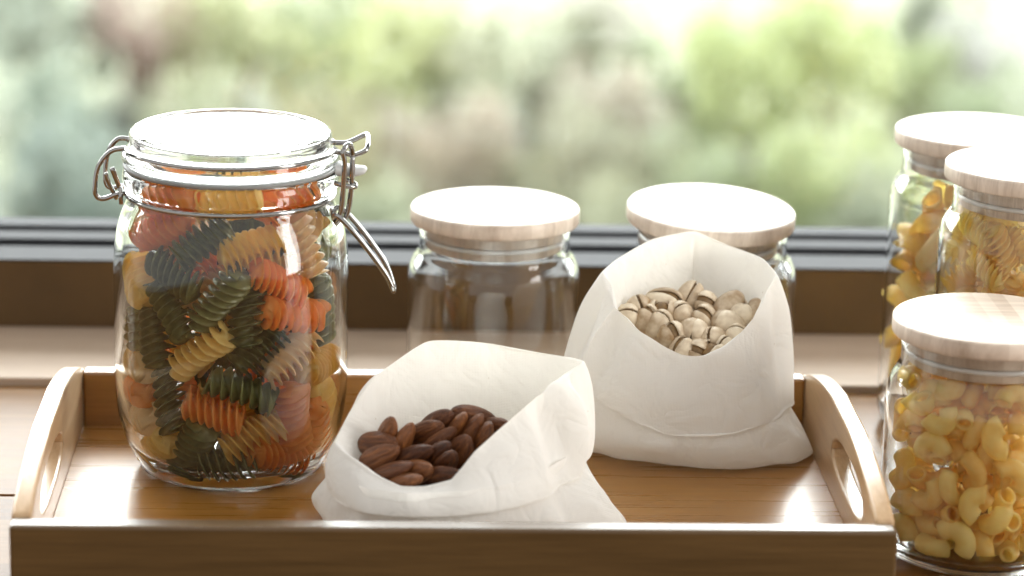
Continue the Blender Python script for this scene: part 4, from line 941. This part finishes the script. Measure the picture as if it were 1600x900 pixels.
# ------------------------------------------------------------------ nuts
def almond_vf(seed):
    rr = random.Random(seed); V, F = [], []; ns, sg = 20, 18
    L2 = .0118 * rr.uniform(.95, 1.06); w = .0066 * rr.uniform(.94, 1.06); h = .0046 * rr.uniform(.92, 1.08)
    V.append((-L2, 0, 0))
    for i in range(1, ns):
        t = i / ns; x = -L2 * math.cos(PI * t)
        s = math.sin(PI * t) ** .85 * (1 - .30 * t - .12 * t * t) * 1.16
        for k in range(sg):
            a = 2 * PI * k / sg
            wr = 1 + .018 * math.sin(a * 9 + 3 * t + seed) + .012 * math.sin(a * 5 - 4 * t)
            V.append((x, w * s * math.cos(a) * wr, h * s * math.sin(a) * wr))
    V.append((L2 * 1.04, 0, 0)); e = len(V) - 1
    for k in range(sg):
        k2 = (k + 1) % sg
        F.append((0, 1 + k2, 1 + k)); F.append((e, e - sg + k, e - sg + k2))
        for i in range(ns - 2):
            a = 1 + i * sg
            F.append((a + k, a + k2, a + sg + k2, a + sg + k))
    return V, F
AM = [raw_mesh('almond', almond_vf(s), M['almond']) for s in range(4)]
front = []
for i, d in enumerate(ALM):
    o = place(AM[i % 4], d, 'almond'); o['category'] = 'almond'
    if i < ALMN: front.append((o, d[0], d[2])); o['group'] = 'almonds on top of the heap'
    else: tag(o, 'brown almond buried under the top layer in the front pouch', 'almond', 'almonds lower in the pouch')
rows_labels(front, ['top', 'second', 'third', 'lowest'], 'brown almond in the {row} row of the front pouch, {pos}')

def half_shell(sgn, open_a):
    V, F = [], []; ns, sg = 14, 9
    for lay, sc in ((0, 1.0), (1, .90)):
        for i in range(ns + 1):
            t = i / ns; x = -.0100 * math.cos(PI * t)
            s = max(.02, math.sin(PI * t)) ** .8 * (1 + .12 * math.cos(PI * t))
            for k in range(sg + 1):
                a = PI * k / sg
                V.append(Vector((x * sc, 0.0071 * s * math.cos(a) * sc, sgn * .0072 * s * math.sin(a) * sc)))
    R = Matrix.Rotation(-sgn * open_a, 3, 'Y'); piv = Vector((-.0085, 0, 0))
    V = [R @ (v - piv) + piv for v in V]
    m = (ns + 1) * (sg + 1)
    for lay in (0, 1):
        for i in range(ns):
            for k in range(sg):
                a = lay * m + i * (sg + 1) + k
                F.append((a, a + 1, a + sg + 2, a + sg + 1))
    for i in range(ns):
        for k in (0, sg):
            a = i * (sg + 1) + k
            F.append((a, a + sg + 1, m + a + sg + 1, m + a))
    return V, F
SH = [(raw_mesh('shell', half_shell(1, a), M['shell']), raw_mesh('shell', half_shell(-1, a), M['shell'])) for a in (.04, .10, .20)]
kv = []
bm = bmesh.new(); bmesh.ops.create_uvsphere(bm, u_segments=16, v_segments=10, radius=1)
for v in bm.verts: v.co = Vector((v.co.x * .0088, v.co.y * .0062, v.co.z * .0062))
KM = bpy.data.meshes.new('kernel'); bm.to_mesh(KM); bm.free(); KM.materials.append(M['kernel'])
KM.polygons.foreach_set('use_smooth', [True] * len(KM.polygons))
front = []
for i, d in enumerate(PIS):
    e = empty('pistachio', d[:3], d[3:6]); e.scale = [rnd.uniform(.88, 1.1)] * 3; e['category'] = 'pistachio'
    a, b = SH[i % 3]
    link_obj('shell', a, None, e); link_obj('shell', b, None, e); link_obj('kernel', KM, None, e)
    if i < PISN: front.append((e, d[0], d[2])); e['group'] = 'pistachios on top of the heap'
    else: tag(e, 'pistachio buried under the top layer in the upright pouch', 'pistachio', 'pistachios lower in the pouch')
rows_labels(front, ['top', 'second', 'third', 'lowest'], 'pistachio in the {row} row of the upright pouch, {pos}')
